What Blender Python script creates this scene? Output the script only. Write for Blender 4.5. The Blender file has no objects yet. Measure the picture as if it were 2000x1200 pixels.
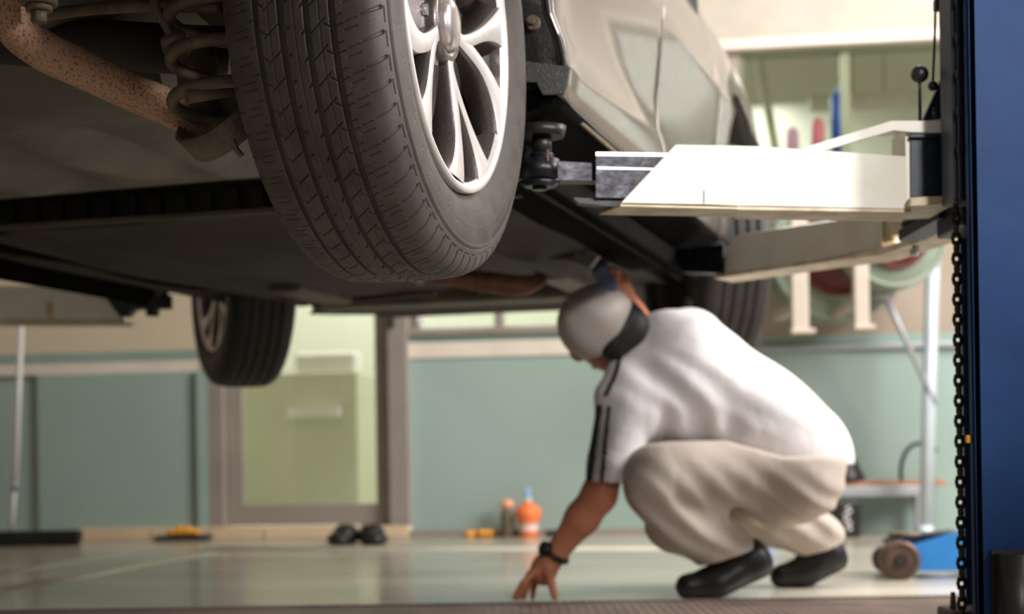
import bpy, bmesh, math, random
import numpy as np
from mathutils import Vector, Matrix
random.seed(4)
D = bpy.data
SC = bpy.context.scene
COL = SC.collection
PI = math.pi
R_ = math.radians

# ------------------------------------------------------------------ camera
F = 3076.0                    # focal length in pixels of a 2000 px wide frame
CAMZ = 0.365
HOR = 895.0                   # horizon row at the middle column
ROLL = R_(0.9)
cam_d = D.cameras.new('camera'); cam = D.objects.new('camera', cam_d); COL.objects.link(cam)
cam.location = (0, 0, CAMZ); cam.rotation_euler = (PI/2, ROLL, 0)
cam_d.sensor_width = 36; cam_d.lens = F/2000*36
cam_d.shift_y = (HOR-600)/2000
cam_d.clip_start = 0.05
cam_d.dof.use_dof = True; cam_d.dof.focus_distance = 1.95; cam_d.dof.aperture_fstop = 4.3
SC.camera = cam
CR = Vector((math.cos(ROLL), 0, -math.sin(ROLL))); CU = Vector((math.sin(ROLL), 0, math.cos(ROLL)))
def ray(px, py): return Vector((0,1,0)) + CR*((px-1000)/F) + CU*((HOR-py)/F)
def at(px, py, Y): return Vector((0,0,CAMZ)) + ray(px, py)*Y
def atf(px, py, z=0.0):
    d = ray(px, py); return Vector((0,0,CAMZ)) + d*((z-CAMZ)/d.z)

# ------------------------------------------------------------------ light
w = D.worlds.new('world'); SC.world = w; w.use_nodes = True
w.node_tree.nodes['Background'].inputs[0].default_value = (1.0, 0.975, 0.95, 1)
w.node_tree.nodes['Background'].inputs[1].default_value = 0.28
def area(name, loc, target, sx, sy, power, col=(1,0.965,0.93)):
    l = D.lights.new(name, 'AREA'); l.shape = 'RECTANGLE'; l.size = sx; l.size_y = sy; l.energy = power; l.color = col
    o = D.objects.new(name, l); COL.objects.link(o); o.location = loc
    o.rotation_euler = (Vector(target)-Vector(loc)).to_track_quat('-Z', 'Y').to_euler(); return o
area('daylight_right', (3.4, 3.6, 2.5), (0.4, 4.4, 0.3), 2.2, 1.6, 265)
def spot(name, loc, target, power, size, blend, rad, col=(1,0.97,0.94)):
    l = D.lights.new(name, 'SPOT'); l.energy = power; l.spot_size = R_(size); l.spot_blend = blend; l.shadow_soft_size = rad; l.color = col
    o = D.objects.new(name, l); COL.objects.link(o); o.location = loc
    o.rotation_euler = (Vector(target)-Vector(loc)).to_track_quat('-Z', 'Y').to_euler(); return o
spot('fill_spot_front', (2.7, 0.5, 1.7), (0.25, 2.5, 1.05), 360, 48, 1.0, .22)  # added unseen spot that brightens the lift arm and near wheel
spot('fill_spot_arm', (1.2, 0.2, 1.7), (0.52, 2.6, 0.84), 190, 31, .7, .12)  # added narrow spot for the lift arm, its cone kept off the tyre
spot('sun_patch', (3.6, 4.2, 2.6), (1.10, 4.02, 0.0), 900, 11, .9, .05)
area('ceiling_tubes_back', (1.7, 5.3, 3.1), (1.1, 6.6, 0.2), 1.8, 0.4, 68)
area('office_tubes', (-0.3, 9.3, 2.6), (-0.3, 9.0, 0.0), 4.0, 0.8, 105, (1,0.985,0.96))
SC.view_settings.view_transform = 'Standard'; SC.view_settings.look = 'None'
SC.view_settings.gamma = 1; SC.view_settings.use_curve_mapping = False
SC.view_settings.exposure = 0.0

# ------------------------------------------------------------------ materials
def lin(c):
    return tuple(((v/255)/12.92 if v/255 <= .04045 else (((v/255)+.055)/1.055)**2.4) for v in c)
def mat(name, rgb, rough=.5, metal=0, var=None, vscale=8, bump=0, bscale=40, coat=0, spec=.5, trans=0, ior=1.45, emit=None, es=1, detail=4, vr=(.35,.7), sx=(1,1,1)):
    m = D.materials.new(name); m.use_nodes = True; nt = m.node_tree; b = nt.nodes['Principled BSDF']
    c = lin(rgb)+(1,)
    b.inputs['Base Color'].default_value = c; b.inputs['Roughness'].default_value = rough
    b.inputs['Metallic'].default_value = metal; b.inputs['Coat Weight'].default_value = coat; b.inputs['Coat Roughness'].default_value = .08
    b.inputs['Specular IOR Level'].default_value = spec
    b.inputs['Transmission Weight'].default_value = trans; b.inputs['IOR'].default_value = ior
    if emit: b.inputs['Emission Color'].default_value = lin(emit)+(1,); b.inputs['Emission Strength'].default_value = es
    tc = nt.nodes.new('ShaderNodeTexCoord'); mp = nt.nodes.new('ShaderNodeMapping'); mp.inputs['Scale'].default_value = sx
    nt.links.new(tc.outputs['Object'], mp.inputs[0])
    n = nt.nodes.new('ShaderNodeTexNoise'); n.inputs['Scale'].default_value = vscale; n.inputs['Detail'].default_value = detail
    nt.links.new(mp.outputs[0], n.inputs['Vector'])
    v2 = var if var else tuple(min(255, x*1.05+1) for x in rgb)
    r = nt.nodes.new('ShaderNodeValToRGB'); r.color_ramp.elements[0].position = vr[0]; r.color_ramp.elements[1].position = vr[1]
    r.color_ramp.elements[0].color = c; r.color_ramp.elements[1].color = lin(v2)+(1,)
    nt.links.new(n.outputs[0], r.inputs[0]); nt.links.new(r.outputs[0], b.inputs['Base Color'])
    if bump:
        n2 = nt.nodes.new('ShaderNodeTexNoise'); n2.inputs['Scale'].default_value = bscale; n2.inputs['Detail'].default_value = 3
        nt.links.new(mp.outputs[0], n2.inputs['Vector'])
        bp = nt.nodes.new('ShaderNodeBump'); bp.inputs['Strength'].default_value = bump; bp.inputs['Distance'].default_value = .01
        nt.links.new(n2.outputs[0], bp.inputs['Height']); nt.links.new(bp.outputs[0], b.inputs['Normal'])
    return m
M = {}
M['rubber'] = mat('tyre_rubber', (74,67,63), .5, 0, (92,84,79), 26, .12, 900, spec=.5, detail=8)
M['rubber_shaded'] = mat('tyre_rubber_shaded', (42,39,38), .6, 0, (56,52,50), 14)  # copy of the tyre rubber darkened for the shade on the other wheels
M['machined'] = mat('machined_alloy', (232,224,222), .42, .45, (240,234,232), 60)
M['gunmetal'] = mat('grey_alloy_paint', (98,90,88), .32, .55, (120,110,108), 400, .1, 600, coat=.4)
M['cap'] = mat('hub_cap', (215,205,205), .25, .8)
M['paint'] = mat('car_paint', (96,88,82), .27, .6, (102,94,88), 300, coat=.5)
M['plastic'] = mat('liner_plastic', (40,39,38), .42, 0, (96,92,90), 320, .12, 300, vr=(.60,.74), detail=2)
M['black'] = mat('black_plastic', (26,25,24), .4, 0, (40,38,36), 20)
M['trimblack'] = mat('gloss_trim', (60,58,58), .12, .6, coat=1)
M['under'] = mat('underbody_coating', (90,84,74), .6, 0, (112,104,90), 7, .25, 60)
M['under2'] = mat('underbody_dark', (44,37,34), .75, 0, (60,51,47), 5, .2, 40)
M['tank'] = mat('fuel_tank_plastic', (86,82,74), .5, 0, (110,103,91), 6, .15, 30)
M['rustpipe'] = mat('exhaust_rust', (190,148,120), .65, .1, (96,72,58), 260, .2, 200, vr=(.5,.72), detail=8)
M['rust2'] = mat('catalyst_rust', (150,105,85), .55, .3, (120,84,70), 30)
M['dusty'] = mat('dusty_metal', (128,114,96), .6, .3, (104,92,78), 40, .2, 150)
M['steel'] = mat('black_steel', (30,30,36), .35, .5, (66,64,72), 45, .1, 60, vr=(.45,.75))
M['baresteel'] = mat('bare_steel', (190,190,192), .3, .9)
M['arm'] = mat('arm_paint', (238,236,226), .38, 0, (228,222,206), 12, coat=.2)
M['cream'] = mat('arm_edge_cream', (226,214,186), .5, 0, (190,168,130), 22)
M['blue'] = mat('column_blue', (17,44,84), .5, 0, (28,58,100), 5, .06, 20, spec=.15)
M['navy'] = mat('navy_paint', (14,24,42), .45, 0, (26,38,60), 12)
M['chain'] = mat('chain_steel', (66,58,42), .45, .7, (60,54,44), 150)
M['white'] = mat('white_paint', (228,224,220), .45)
M['pipe'] = mat('grey_blue_pipe', (196,206,214), .35, .2)
M['bracket'] = mat('bracket_paint', (178,166,154), .6)
M['silver'] = mat('silver_bar', (170,172,176), .4, .4)
M['alu'] = mat('anodised_aluminium', (176,166,158), .42, .35, (166,156,148), 5)
M['teal'] = mat('wall_teal', (154,174,166), .36, 0, (164,184,177), 1.3, .03, 3, coat=.25)
M['tealstrip'] = mat('teal_strip', (140,162,152), .5, 0, (148,170,160), 3)
M['beige'] = mat('wall_beige', (205,190,164), .8, 0, (212,198,174), 2)
M['taupe'] = mat('wall_taupe', (156,142,128), .8, 0, (166,152,138), 3)
M['band'] = mat('white_band', (222,211,198), .6)
M['lintel'] = mat('cream_lintel', (180,172,160), .7)
M['officewall'] = mat('office_wall', (218,219,204), .8, 0, (226,227,214), 1.0)
M['officegreen'] = mat('office_cabinet_green', (204,202,178), .7, 0, (212,210,190), 2)
M['mullion'] = mat('dark_green_mullion', (112,118,90), .5)
M['officefloor'] = mat('office_floor', (196,194,178), .5)
M['tile'] = mat('step_tile', (226,200,168), .5, 0, (214,190,160), 4)
M['skin'] = mat('skin', (184,120,90), .5, 0, (170,104,76), 12)
M['skin'].node_tree.nodes['Principled BSDF'].inputs['Subsurface Weight'].default_value = .08
M['shirt'] = mat('shirt_cotton', (226,221,222), .8, 0, (220,215,216), 6, .35, 22, sx=(1,1,1))
M['trouser'] = mat('trouser_cotton', (182,170,160), .8, 0, (174,161,151), 6, .35, 18)
M['piping'] = mat('dark_piping', (52,56,52), .7)
M['capcloth'] = mat('cap_cloth', (190,181,174), .5, 0, (180,170,163), 5)
M['hair'] = mat('black_hair', (20,19,19), .5, 0, (34,32,32), 60)
M['shoe'] = mat('shoe_leather', (15,14,15), .35, 0, (22,21,22), 10)
M['sole'] = mat('shoe_sole', (16,16,16), .7)
M['watch'] = mat('watch_black', (16,16,16), .4)
M['leather'] = mat('belt_leather', (44,40,38), .5)
M['buckle'] = mat('pocket_patch', (170,140,120), .6)
M['lampblue'] = mat('lamp_blue', (104,118,148), .4, 0, (84,96,122), 20)
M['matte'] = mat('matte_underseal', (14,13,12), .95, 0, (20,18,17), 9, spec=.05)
M['dark'] = mat('dark_void', (18,17,16), .8)
M['red'] = mat('hose_red', (104,40,38), .5, 0, (72,28,28), 20)
M['drum'] = mat('reel_disc_green', (128,138,122), .5, .1)
M['orange'] = mat('orange_plastic', (244,128,70), .4)
M['orange_pale'] = mat('orange_cap', (240,170,140), .4)
M['label_white'] = mat('bottle_label', (228,216,206), .5)
M['nozzle'] = mat('blue_nozzle', (150,184,224), .4)
M['yellow'] = mat('yellow_rubber', (232,160,48), .5)
M['jack'] = mat('jack_blue', (46,128,206), .35, .1, (58,144,220), 10, coat=.3)
M['wheelrust'] = mat('jack_wheel', (78,64,58), .5, .4, (112,86,74), 30)
M['pink'] = mat('pink_bottle', (214,110,130), .4)
M['lilac'] = mat('lilac_bottle', (204,150,186), .4)
M['bluebottle'] = mat('blue_bottle', (40,80,170), .3)
M['mark'] = mat('floor_marking', (212,206,190), .45, 0, (190,186,170), 6)
M['wood'] = mat('wooden_plank', (190,140,110), .6, 0, (150,106,84), 12)
M['redtrim'] = mat('cap_red_trim', (214,90,96), .6)
M['mat'] = mat('ribbed_mat', (112,94,86), .6, 0, (86,72,66), 9, .1, 40)
def mk_floor():
    m = mat('floor_epoxy', (156,150,134), .25, 0, (194,187,173), .9, .02, 6, coat=.25, detail=5, vr=(.35,.62), sx=(1,2.2,1)); return m
M['floor'] = mk_floor()
def mk_glass():
    m = D.materials.new('tinted_glass'); m.use_nodes = True; nt = m.node_tree; nt.nodes.clear()
    o = nt.nodes.new('ShaderNodeOutputMaterial'); t = nt.nodes.new('ShaderNodeBsdfTransparent'); g = nt.nodes.new('ShaderNodeBsdfGlossy')
    t.inputs[0].default_value = (.95,.98,.93,1); g.inputs['Roughness'].default_value = .03
    fr = nt.nodes.new('ShaderNodeFresnel'); fr.inputs[0].default_value = 1.5; mx = nt.nodes.new('ShaderNodeMixShader')
    nt.links.new(fr.outputs[0], mx.inputs[0]); nt.links.new(t.outputs[0], mx.inputs[1]); nt.links.new(g.outputs[0], mx.inputs[2]); nt.links.new(mx.outputs[0], o.inputs[0])
    return m
M['glass'] = mk_glass()
M['carglass'] = mat('car_window', (20,22,22), .05, 0, coat=1)

# ------------------------------------------------------------------ mesh helpers
class MB:
    def __init__(s): s.v = []; s.f = []; s.mi = []; s.sm = []
    def add(s, vs, fs, mi=0, sm=True):
        n = len(s.v); s.v += [Vector(v) for v in vs]
        for f in fs: s.f.append([i+n for i in f]); s.mi.append(mi); s.sm.append(sm)
    def box(s, c, d, rot=None, mi=0, bev=0.0):
        x,y,z = d[0]/2, d[1]/2, d[2]/2
        if bev:
            bm = bmesh.new(); bmesh.ops.create_cube(bm, size=1)
            for v in bm.verts: v.co = Vector((v.co.x*d[0], v.co.y*d[1], v.co.z*d[2]))
            bmesh.ops.bevel(bm, geom=list(bm.edges), offset=min(bev, min(d)*.45), segments=2, affect='EDGES', profile=.5)
            vs = [v.co.copy() for v in bm.verts]; bm.verts.index_update(); fs = [[v.index for v in f.verts] for f in bm.faces]; bm.free()
        else:
            vs = [Vector((a*x,b*y,e*z)) for a in (-1,1) for b in (-1,1) for e in (-1,1)]
            fs = [(0,1,3,2),(4,6,7,5),(0,4,5,1),(2,3,7,6),(0,2,6,4),(1,5,7,3)]
        if rot: vs = [rot @ v for v in vs]
        s.add([v+Vector(c) for v in vs], fs, mi, False); return s
    def cyl(s, a, b, ra, rb=None, seg=24, mi=0, caps=True, sm=True):
        if rb is None: rb = ra
        a = Vector(a); b = Vector(b); q = (b-a).to_track_quat('Z','Y')
        X = q @ Vector((1,0,0)); Y = q @ Vector((0,1,0)); vs = []
        for c, r in ((a,ra),(b,rb)):
            for i in range(seg): t = 2*PI*i/seg; vs.append(c + X*(r*math.cos(t)) + Y*(r*math.sin(t)))
        fs = [(i,(i+1)%seg,seg+(i+1)%seg,seg+i) for i in range(seg)]
        s.add(vs, fs, mi, sm)
        if caps: s.add(vs[:seg], [list(range(seg))[::-1]], mi, False); s.add(vs[seg:], [list(range(seg))], mi, False)
        return s
    def tube(s, pts, r, seg=12, mi=0, sub=8, smooth=True, closed=False):
        pts = [Vector(p) for p in pts]
        rr = r if isinstance(r, (list,tuple)) else [r]*len(pts)
        if smooth and len(pts) > 2:
            P = []; Q = []
            n = len(pts); rng = n if closed else n-1
            for i in range(rng):
                if closed: p0,p1,p2,p3 = pts[(i-1)%n],pts[i],pts[(i+1)%n],pts[(i+2)%n]; r1,r2 = rr[i],rr[(i+1)%n]
                else: p0,p1,p2,p3 = pts[max(i-1,0)],pts[i],pts[i+1],pts[min(i+2,n-1)]; r1,r2 = rr[i],rr[i+1]
                for k in range(sub):
                    t = k/sub
                    P.append(.5*((2*p1)+(-p0+p2)*t+(2*p0-5*p1+4*p2-p3)*t*t+(-p0+3*p1-3*p2+p3)*t**3)); Q.append(r1+(r2-r1)*t)
            if not closed: P.append(pts[-1]); Q.append(rr[-1])
            pts, rr = P, Q
        n = len(pts); vs = []; up = None
        for i in range(n):
            if closed: t = (pts[(i+1)%n]-pts[i-1]).normalized()
            else: t = (pts[min(i+1,n-1)]-pts[max(i-1,0)]).normalized()
            if up is None: up = t.orthogonal().normalized()
            up = (up - t*up.dot(t)).normalized(); bi = t.cross(up)
            for k in range(seg): a = 2*PI*k/seg; vs.append(pts[i]+up*(rr[i]*math.cos(a))+bi*(rr[i]*math.sin(a)))
        fs = []
        for i in range(n if closed else n-1):
            j = (i+1)%n
            for k in range(seg): fs.append((i*seg+k, i*seg+(k+1)%seg, j*seg+(k+1)%seg, j*seg+k))
        s.add(vs, fs, mi)
        if not closed: s.add(vs[:seg], [list(range(seg))[::-1]], mi); s.add(vs[-seg:], [list(range(seg))], mi)
        return s
    def ell(s, c, rad, rot=None, u=24, v=14, mi=0):
        vs = []; fs = []
        for j in range(v+1):
            p = PI*j/v
            for i in range(u):
                t = 2*PI*i/u; q = Vector((rad[0]*math.sin(p)*math.cos(t), rad[1]*math.sin(p)*math.sin(t), rad[2]*math.cos(p)))
                if rot: q = rot @ q
                vs.append(q+Vector(c))
        for j in range(v):
            for i in range(u): fs.append((j*u+i, (j+1)*u+i, (j+1)*u+(i+1)%u, j*u+(i+1)%u))
        s.add(vs, fs, mi); return s
    def prism(s, poly, vec, mi=0, side=None, sm=False):
        n = len(poly); poly = [Vector(p) for p in poly]; vec = Vector(vec)
        s.add(poly, [list(range(n))], mi, sm); s.add([p+vec for p in poly], [list(range(n))[::-1]], mi, sm)
        s.add(poly+[p+vec for p in poly], [(i, n+i, n+(i+1)%n, (i+1)%n) for i in range(n)], mi if side is None else side, sm); return s
    def lathe(s, prof, c=(0,0,0), axis='Z', seg=32, mi=0, sm=True):
        vs = []; n = len(prof); c = Vector(c)
        for i in range(seg):
            t = 2*PI*i/seg
            for r, h in prof:
                if axis == 'Z': p = Vector((r*math.cos(t), r*math.sin(t), h))
                elif axis == 'X': p = Vector((h, r*math.cos(t), r*math.sin(t)))
                else: p = Vector((r*math.cos(t), h, r*math.sin(t)))
                vs.append(p+c)
        fs = [(i*n+j, ((i+1)%seg)*n+j, ((i+1)%seg)*n+j+1, i*n+j+1) for i in range(seg) for j in range(n-1)]
        s.add(vs, fs, mi, sm); return s
    def grid(s, g, thick=None, mi=0, sm=True):
        a = len(g); b = len(g[0]); vs = [Vector(p) for row in g for p in row]
        fs = [(i*b+j, i*b+j+1, (i+1)*b+j+1, (i+1)*b+j) for i in range(a-1) for j in range(b-1)]
        if thick is None: s.add(vs, fs, mi, sm); return s
        t = Vector(thick); n = len(vs); vs2 = vs+[v+t for v in vs]
        s.add(vs, fs, mi, sm); s.add([v+t for v in vs], [f[::-1] for f in fs], mi, sm)
        loop = [j for j in range(b)]+[i*b+b-1 for i in range(1,a)]+[(a-1)*b+j for j in range(b-2,-1,-1)]+[i*b for i in range(a-2,0,-1)]
        s.add(vs2, [(loop[k], n+loop[k], n+loop[(k+1)%len(loop)], loop[(k+1)%len(loop)]) for k in range(len(loop))], mi, False); return s
    def build(s, name, mats, parent=None, loc=None, fix=True):
        me = D.meshes.new(name)
        if loc is not None:
            L = Vector(loc); vs = [v-L for v in s.v]
        else: vs = s.v
        me.from_pydata([tuple(v) for v in vs], [], s.f)
        if not isinstance(mats, (list,tuple)): mats = [mats]
        for m in mats: me.materials.append(m)
        me.polygons.foreach_set('material_index', s.mi); me.polygons.foreach_set('use_smooth', s.sm)
        if fix:
            bm = bmesh.new(); bm.from_mesh(me); bmesh.ops.remove_doubles(bm, verts=bm.verts, dist=1e-5)
            bmesh.ops.recalc_face_normals(bm, faces=bm.faces); bm.to_mesh(me); bm.free()
        me.update()
        o = D.objects.new(name, me); COL.objects.link(o)
        if loc is not None: o.location = loc
        if parent: o.parent = parent
        return o
def tag(o, label=None, cat=None, group=None, kind=None):
    if label: o['label'] = label
    if cat: o['category'] = cat
    if group: o['group'] = group
    if kind: o['kind'] = kind
    return o
def empty(name, loc, label, cat, rz=0, group=None):
    o = D.objects.new(name, None); COL.objects.link(o); o.location = loc; o.rotation_euler = (0,0,rz); o.empty_display_size = .1
    return tag(o, label, cat, group)
class W:                                   # builds world-space meshes below an Empty at `loc`
    def __init__(s, root): s.r = root; s.L = Vector(root.location)
    def __call__(s, mb, name, mats, label=None, parent=None, fix=True):
        mb.v = [v-s.L for v in mb.v]
        o = mb.build(name, mats, parent or s.r, fix=fix)
        if label: o['label'] = label
        return o
def structure(mb, name, mats): return tag(mb.build(name, mats), kind='structure')

# ------------------------------------------------------------------ room
WB = math.atan(.15); WD = Vector((math.cos(WB), -math.sin(WB), 0)); WN = Vector((math.sin(WB), math.cos(WB), 0)); W0 = Vector((0, 7.4, 0))
def wq(px, py, off=0.0):                   # pixel -> (along wall, height) on the back wall, off metres behind its face
    d = ray(px, py); o = Vector((0,0,CAMZ)); t = ((W0+WN*off)-o).dot(WN)/d.dot(WN); p = o+d*t
    return (p-W0).dot(WD), p.z
def wp(q, z, off=0.0): v = W0 + WD*q + WN*off; v.z = z; return v
WROT = Matrix.Rotation(-WB, 3, 'Z')
def wbox(mb, q0, q1, z0, z1, o0, o1, mi=0, bev=0):
    c = wp((q0+q1)/2, (z0+z1)/2, (o0+o1)/2); mb.box(c, (abs(q1-q0), abs(o1-o0), abs(z1-z0)), WROT, mi, bev); return mb
floor = MB(); floor.box((0, 4.6, -.05), (13, 12.5, .1)); structure(floor, 'floor', M['floor'])
ceil = MB(); ceil.box((-.5, 5.0, 3.35), (9, 11, .1)); structure(ceil, 'ceiling', M['lintel'])
lw = MB(); lw.box((-5.05, 4.6, 1.65), (.1, 12.5, 3.3)); structure(lw, 'wall_left', M['beige'])

qL = -5.2; qa = wq(75, 900)[0]; qb = wq(412, 900)[0]; qc = wq(803, 900)[0]; qd = wq(1262, 620)[0]; qe = wq(1444, 200)[0]; qf = 3.6
ztop = 3.3
zDL = wq(200, 730)[1]; zSL = wq(200, 707)[1]; zTL = wq(200, 688)[1]
zDR = wq(950, 697)[1]; zSR = wq(950, 667)[1]; zTR = wq(950, 655)[1]; zWS = wq(950, 640)[1]
zG = wq(1650, 92)[1]; zGb = wq(1650, 330)[1]; zTT = wq(1650, 655)[1]
wl = MB(); wbox(wl, qL, qb, zTL, ztop, 0, .15); wbox(wl, qb, qc, 2.5, ztop, 0, .15); structure(wl, 'wall_back', M['beige'])
wt = MB()
wbox(wt, qL, qa-.01, .0, zDL, .03, .15); wbox(wt, qa, qb, .03, zDL, 0, .15); wbox(wt, qb-.058, qb, 0, zDL, -.03, 0)
wbox(wt, qc, qf, 0, zDR, 0, .15); structure(wt, 'wall_back_dado', M['teal'])
ws = MB(); wbox(ws, qL, qb, zDL, zSL, .0, .15); wbox(ws, qc, wq(1300,690)[0], zDR, zSR, -.01, .15); structure(ws, 'trim_1', M['band'])
ws = MB(); wbox(ws, qL, qb, zSL, zTL, -.004, .15); wbox(ws, qc, wq(1300,690)[0], zSR, zTR, -.004, .15); wbox(ws, wq(1300,690)[0], qf, zDR, zTT, 0, .15); structure(ws, 'trim_2', M['tealstrip'])
wr = MB(); wbox(wr, qd, qe, zTT, ztop, 0, .15); wbox(wr, qe, qf, zTT, zGb, 0, .15); structure(wr, 'wall_back_right', M['taupe'])
ln = MB(); wbox(ln, qe-.4, qf, zG+.05, ztop, -.02, .15); structure(ln, 'wall_back_lintel', M['lintel'])
ln = MB(); wbox(ln, qe-.4, qf, zG, zG+.05, -.06, .15, bev=.01); structure(ln, 'trim_3', M['band'])
ln = MB(); wbox(ln, wq(1478,700)[0], qf, zDR-.012, zDR+.014, -.035, -.0, bev=.005); structure(ln, 'trim_4', M['silver'])
rw = MB()
wbox(rw, wq(803,1045)[0], wq(1300,1045)[0], 0, .03, -.035, 0); structure(rw, 'baseboard_back', M['alu'])
st = MB()
for a, b in ((160, 300), (300, 412), (412, 520), (520, 660), (660, 803)):
    wbox(st, wq(a,1045)[0]+.004, wq(b,1045)[0]-.004, 0, .055, -.06, .0 if a > 400 else .0, bev=.004)
structure(st, 'trim_5', M['tile'])
# floor markings
def stripe(pts, wd, name):
    m = MB(); g = []
    for i, p in enumerate(pts):
        t = (pts[min(i+1,len(pts)-1)]-pts[max(i-1,0)]).normalized(); n = Vector((-t.y, t.x, 0))
        g.append([p+n*wd/2+Vector((0,0,.0005)), p-n*wd/2+Vector((0,0,.0005))])
    m.grid(g, (0,0,.0015)); structure(m, name, M['mark'])
stripe([atf(-120,1178), atf(410,1080)], .10, 'trim_6'); stripe([atf(-120,1143), atf(250,1080)], .07, 'trim_7')
stripe([atf(405,1072), atf(1420,1072)], .28, 'trim_8')

# door and windows
def frame_rect(mb, q0, q1, z0, z1, wd, o0, o1, bottom=None):
    wbox(mb, q0, q0+wd, z0, z1, o0, o1, bev=.004); wbox(mb, q1-wd, q1, z0, z1, o0, o1, bev=.004)
    wbox(mb, q0+wd, q1-wd, z1-wd, z1, o0, o1, bev=.004); wbox(mb, q0+wd, q1-wd, z0, z0+(bottom or wd), o0, o1, bev=.004)
dj = MB()
wbox(dj, qb, wq(441,900)[0], .055, 2.5, -.03, .15, bev=.004); wbox(dj, wq(764,900)[0], qc, .055, 2.5, -.05, .15, bev=.004)
wbox(dj, wq(441,900)[0], wq(764,900)[0], 2.35, 2.5, -.03, .15, bev=.004)
structure(dj, 'trim_9', M['alu'])
q0, q1 = wq(443,900)[0], wq(763,900)[0]; zb = wq(600,986)[1]
df = MB(); frame_rect(df, q0, q1, .058, 2.35, .075, .02, .07, bottom=zb-.058); door = structure(df, 'door_1', M['alu'])
wbox(g := MB(), q0+.07, q1-.07, zb, 2.29, .042, .048); g.build('door_glass', M['glass'], door)
h = MB(); hq, hz = wq(771, 632); h.box(wp(hq, hz, -.07), (.022,.04,.05), WROT, bev=.005); h.build('door_lock', M['black'], door)
def window(name, q0, q1, z0, z1, muls, wd=.04, fm='alu'):
    f = MB(); frame_rect(f, q0, q1, z0, z1, wd, .0, .08)
    for m in muls: wbox(f, m-.02, m+.02, z0+wd, z1-wd, .01, .07)
    o = structure(f, name, M[fm]); p = MB(); wbox(p, q0+wd*.9, q1-wd*.9, z0+wd*.9, z1-wd*.9, .035, .041); p.build('window_pane', M['glass'], o); return o
window('window_1', qc, qd, zTR, 2.6, [wq(972,600)[0]])
wn = MB(); wbox(wn, qc+.002, qd, zTR+.002, zWS+.0, -.03, -.001, bev=.004); structure(wn, 'trim_10', M['alu'])
wn = MB(); wbox(wn, qc, qd, 2.6, ztop, 0, .15); structure(wn, 'trim_11', M['beige'])
window('window_2', qe, qf-.05, zGb, zG, [wq(1652,200)[0]], .018, 'mullion')
# white door stop strip beside the window
wn = MB(); a = wq(822, 590); b = wq(822, 634); wbox(wn, a[0]-.018, a[0]+.018, b[1], a[1], -.02, -.001, bev=.005)
tag(wn.build('wall_sensor', M['white'], loc=wp(a[0], b[1], -.01)), 'small white vertical strip light beside the glass door frame', 'fitting')
# office behind the glass
ob = MB(); wbox(ob, -4.2, 4.4, -.0, 3.3, 2.6, 2.7); structure(ob, 'wall_office_back', M['officewall'])
ob = MB(); wbox(ob, -4.2, 4.4, 0.0, .012, .16, 2.6); structure(ob, 'floor_office', M['officefloor'])
ob = MB(); wbox(ob, -4.3, -4.2, 0, 3.3, .15, 2.7); structure(ob, 'wall_office_left', M['officewall'])
ob = MB(); wbox(ob, 4.4, 4.5, 0, 3.3, .15, 2.7); structure(ob, 'wall_office_right', M['officewall'])

# ------------------------------------------------------------------ tyre with real tread
def profile(hi):
    cp = [(.0,.3385),(.03,.338),(.055,.3368),(.072,.3342),(.084,.3295),(.0925,.322),(.0985,.311),(.1030,.298),(.1055,.282),(.105,.266),(.1015,.250),(.096,.238),(.090,.229),(.083,.2235)]
    P = [Vector((a,r)) for a, r in cp]; out = []
    for i in range(len(P)-1):
        p0,p1,p2,p3 = P[max(i-1,0)],P[i],P[i+1],P[min(i+2,len(P)-1)]
        if i == 0: p0 = Vector((-P[1].x, P[1].y))
        for k in range(60):
            t = k/60; out.append(.5*((2*p1)+(-p0+p2)*t+(2*p0-5*p1+4*p2-p3)*t*t+(-p0+3*p1-3*p2+p3)*t**3))
    out.append(P[-1]); out = np.array([[p.x,p.y] for p in out])
    s = np.concatenate([[0], np.cumsum(np.hypot(*np.diff(out, axis=0).T))])
    return out, s
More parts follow.
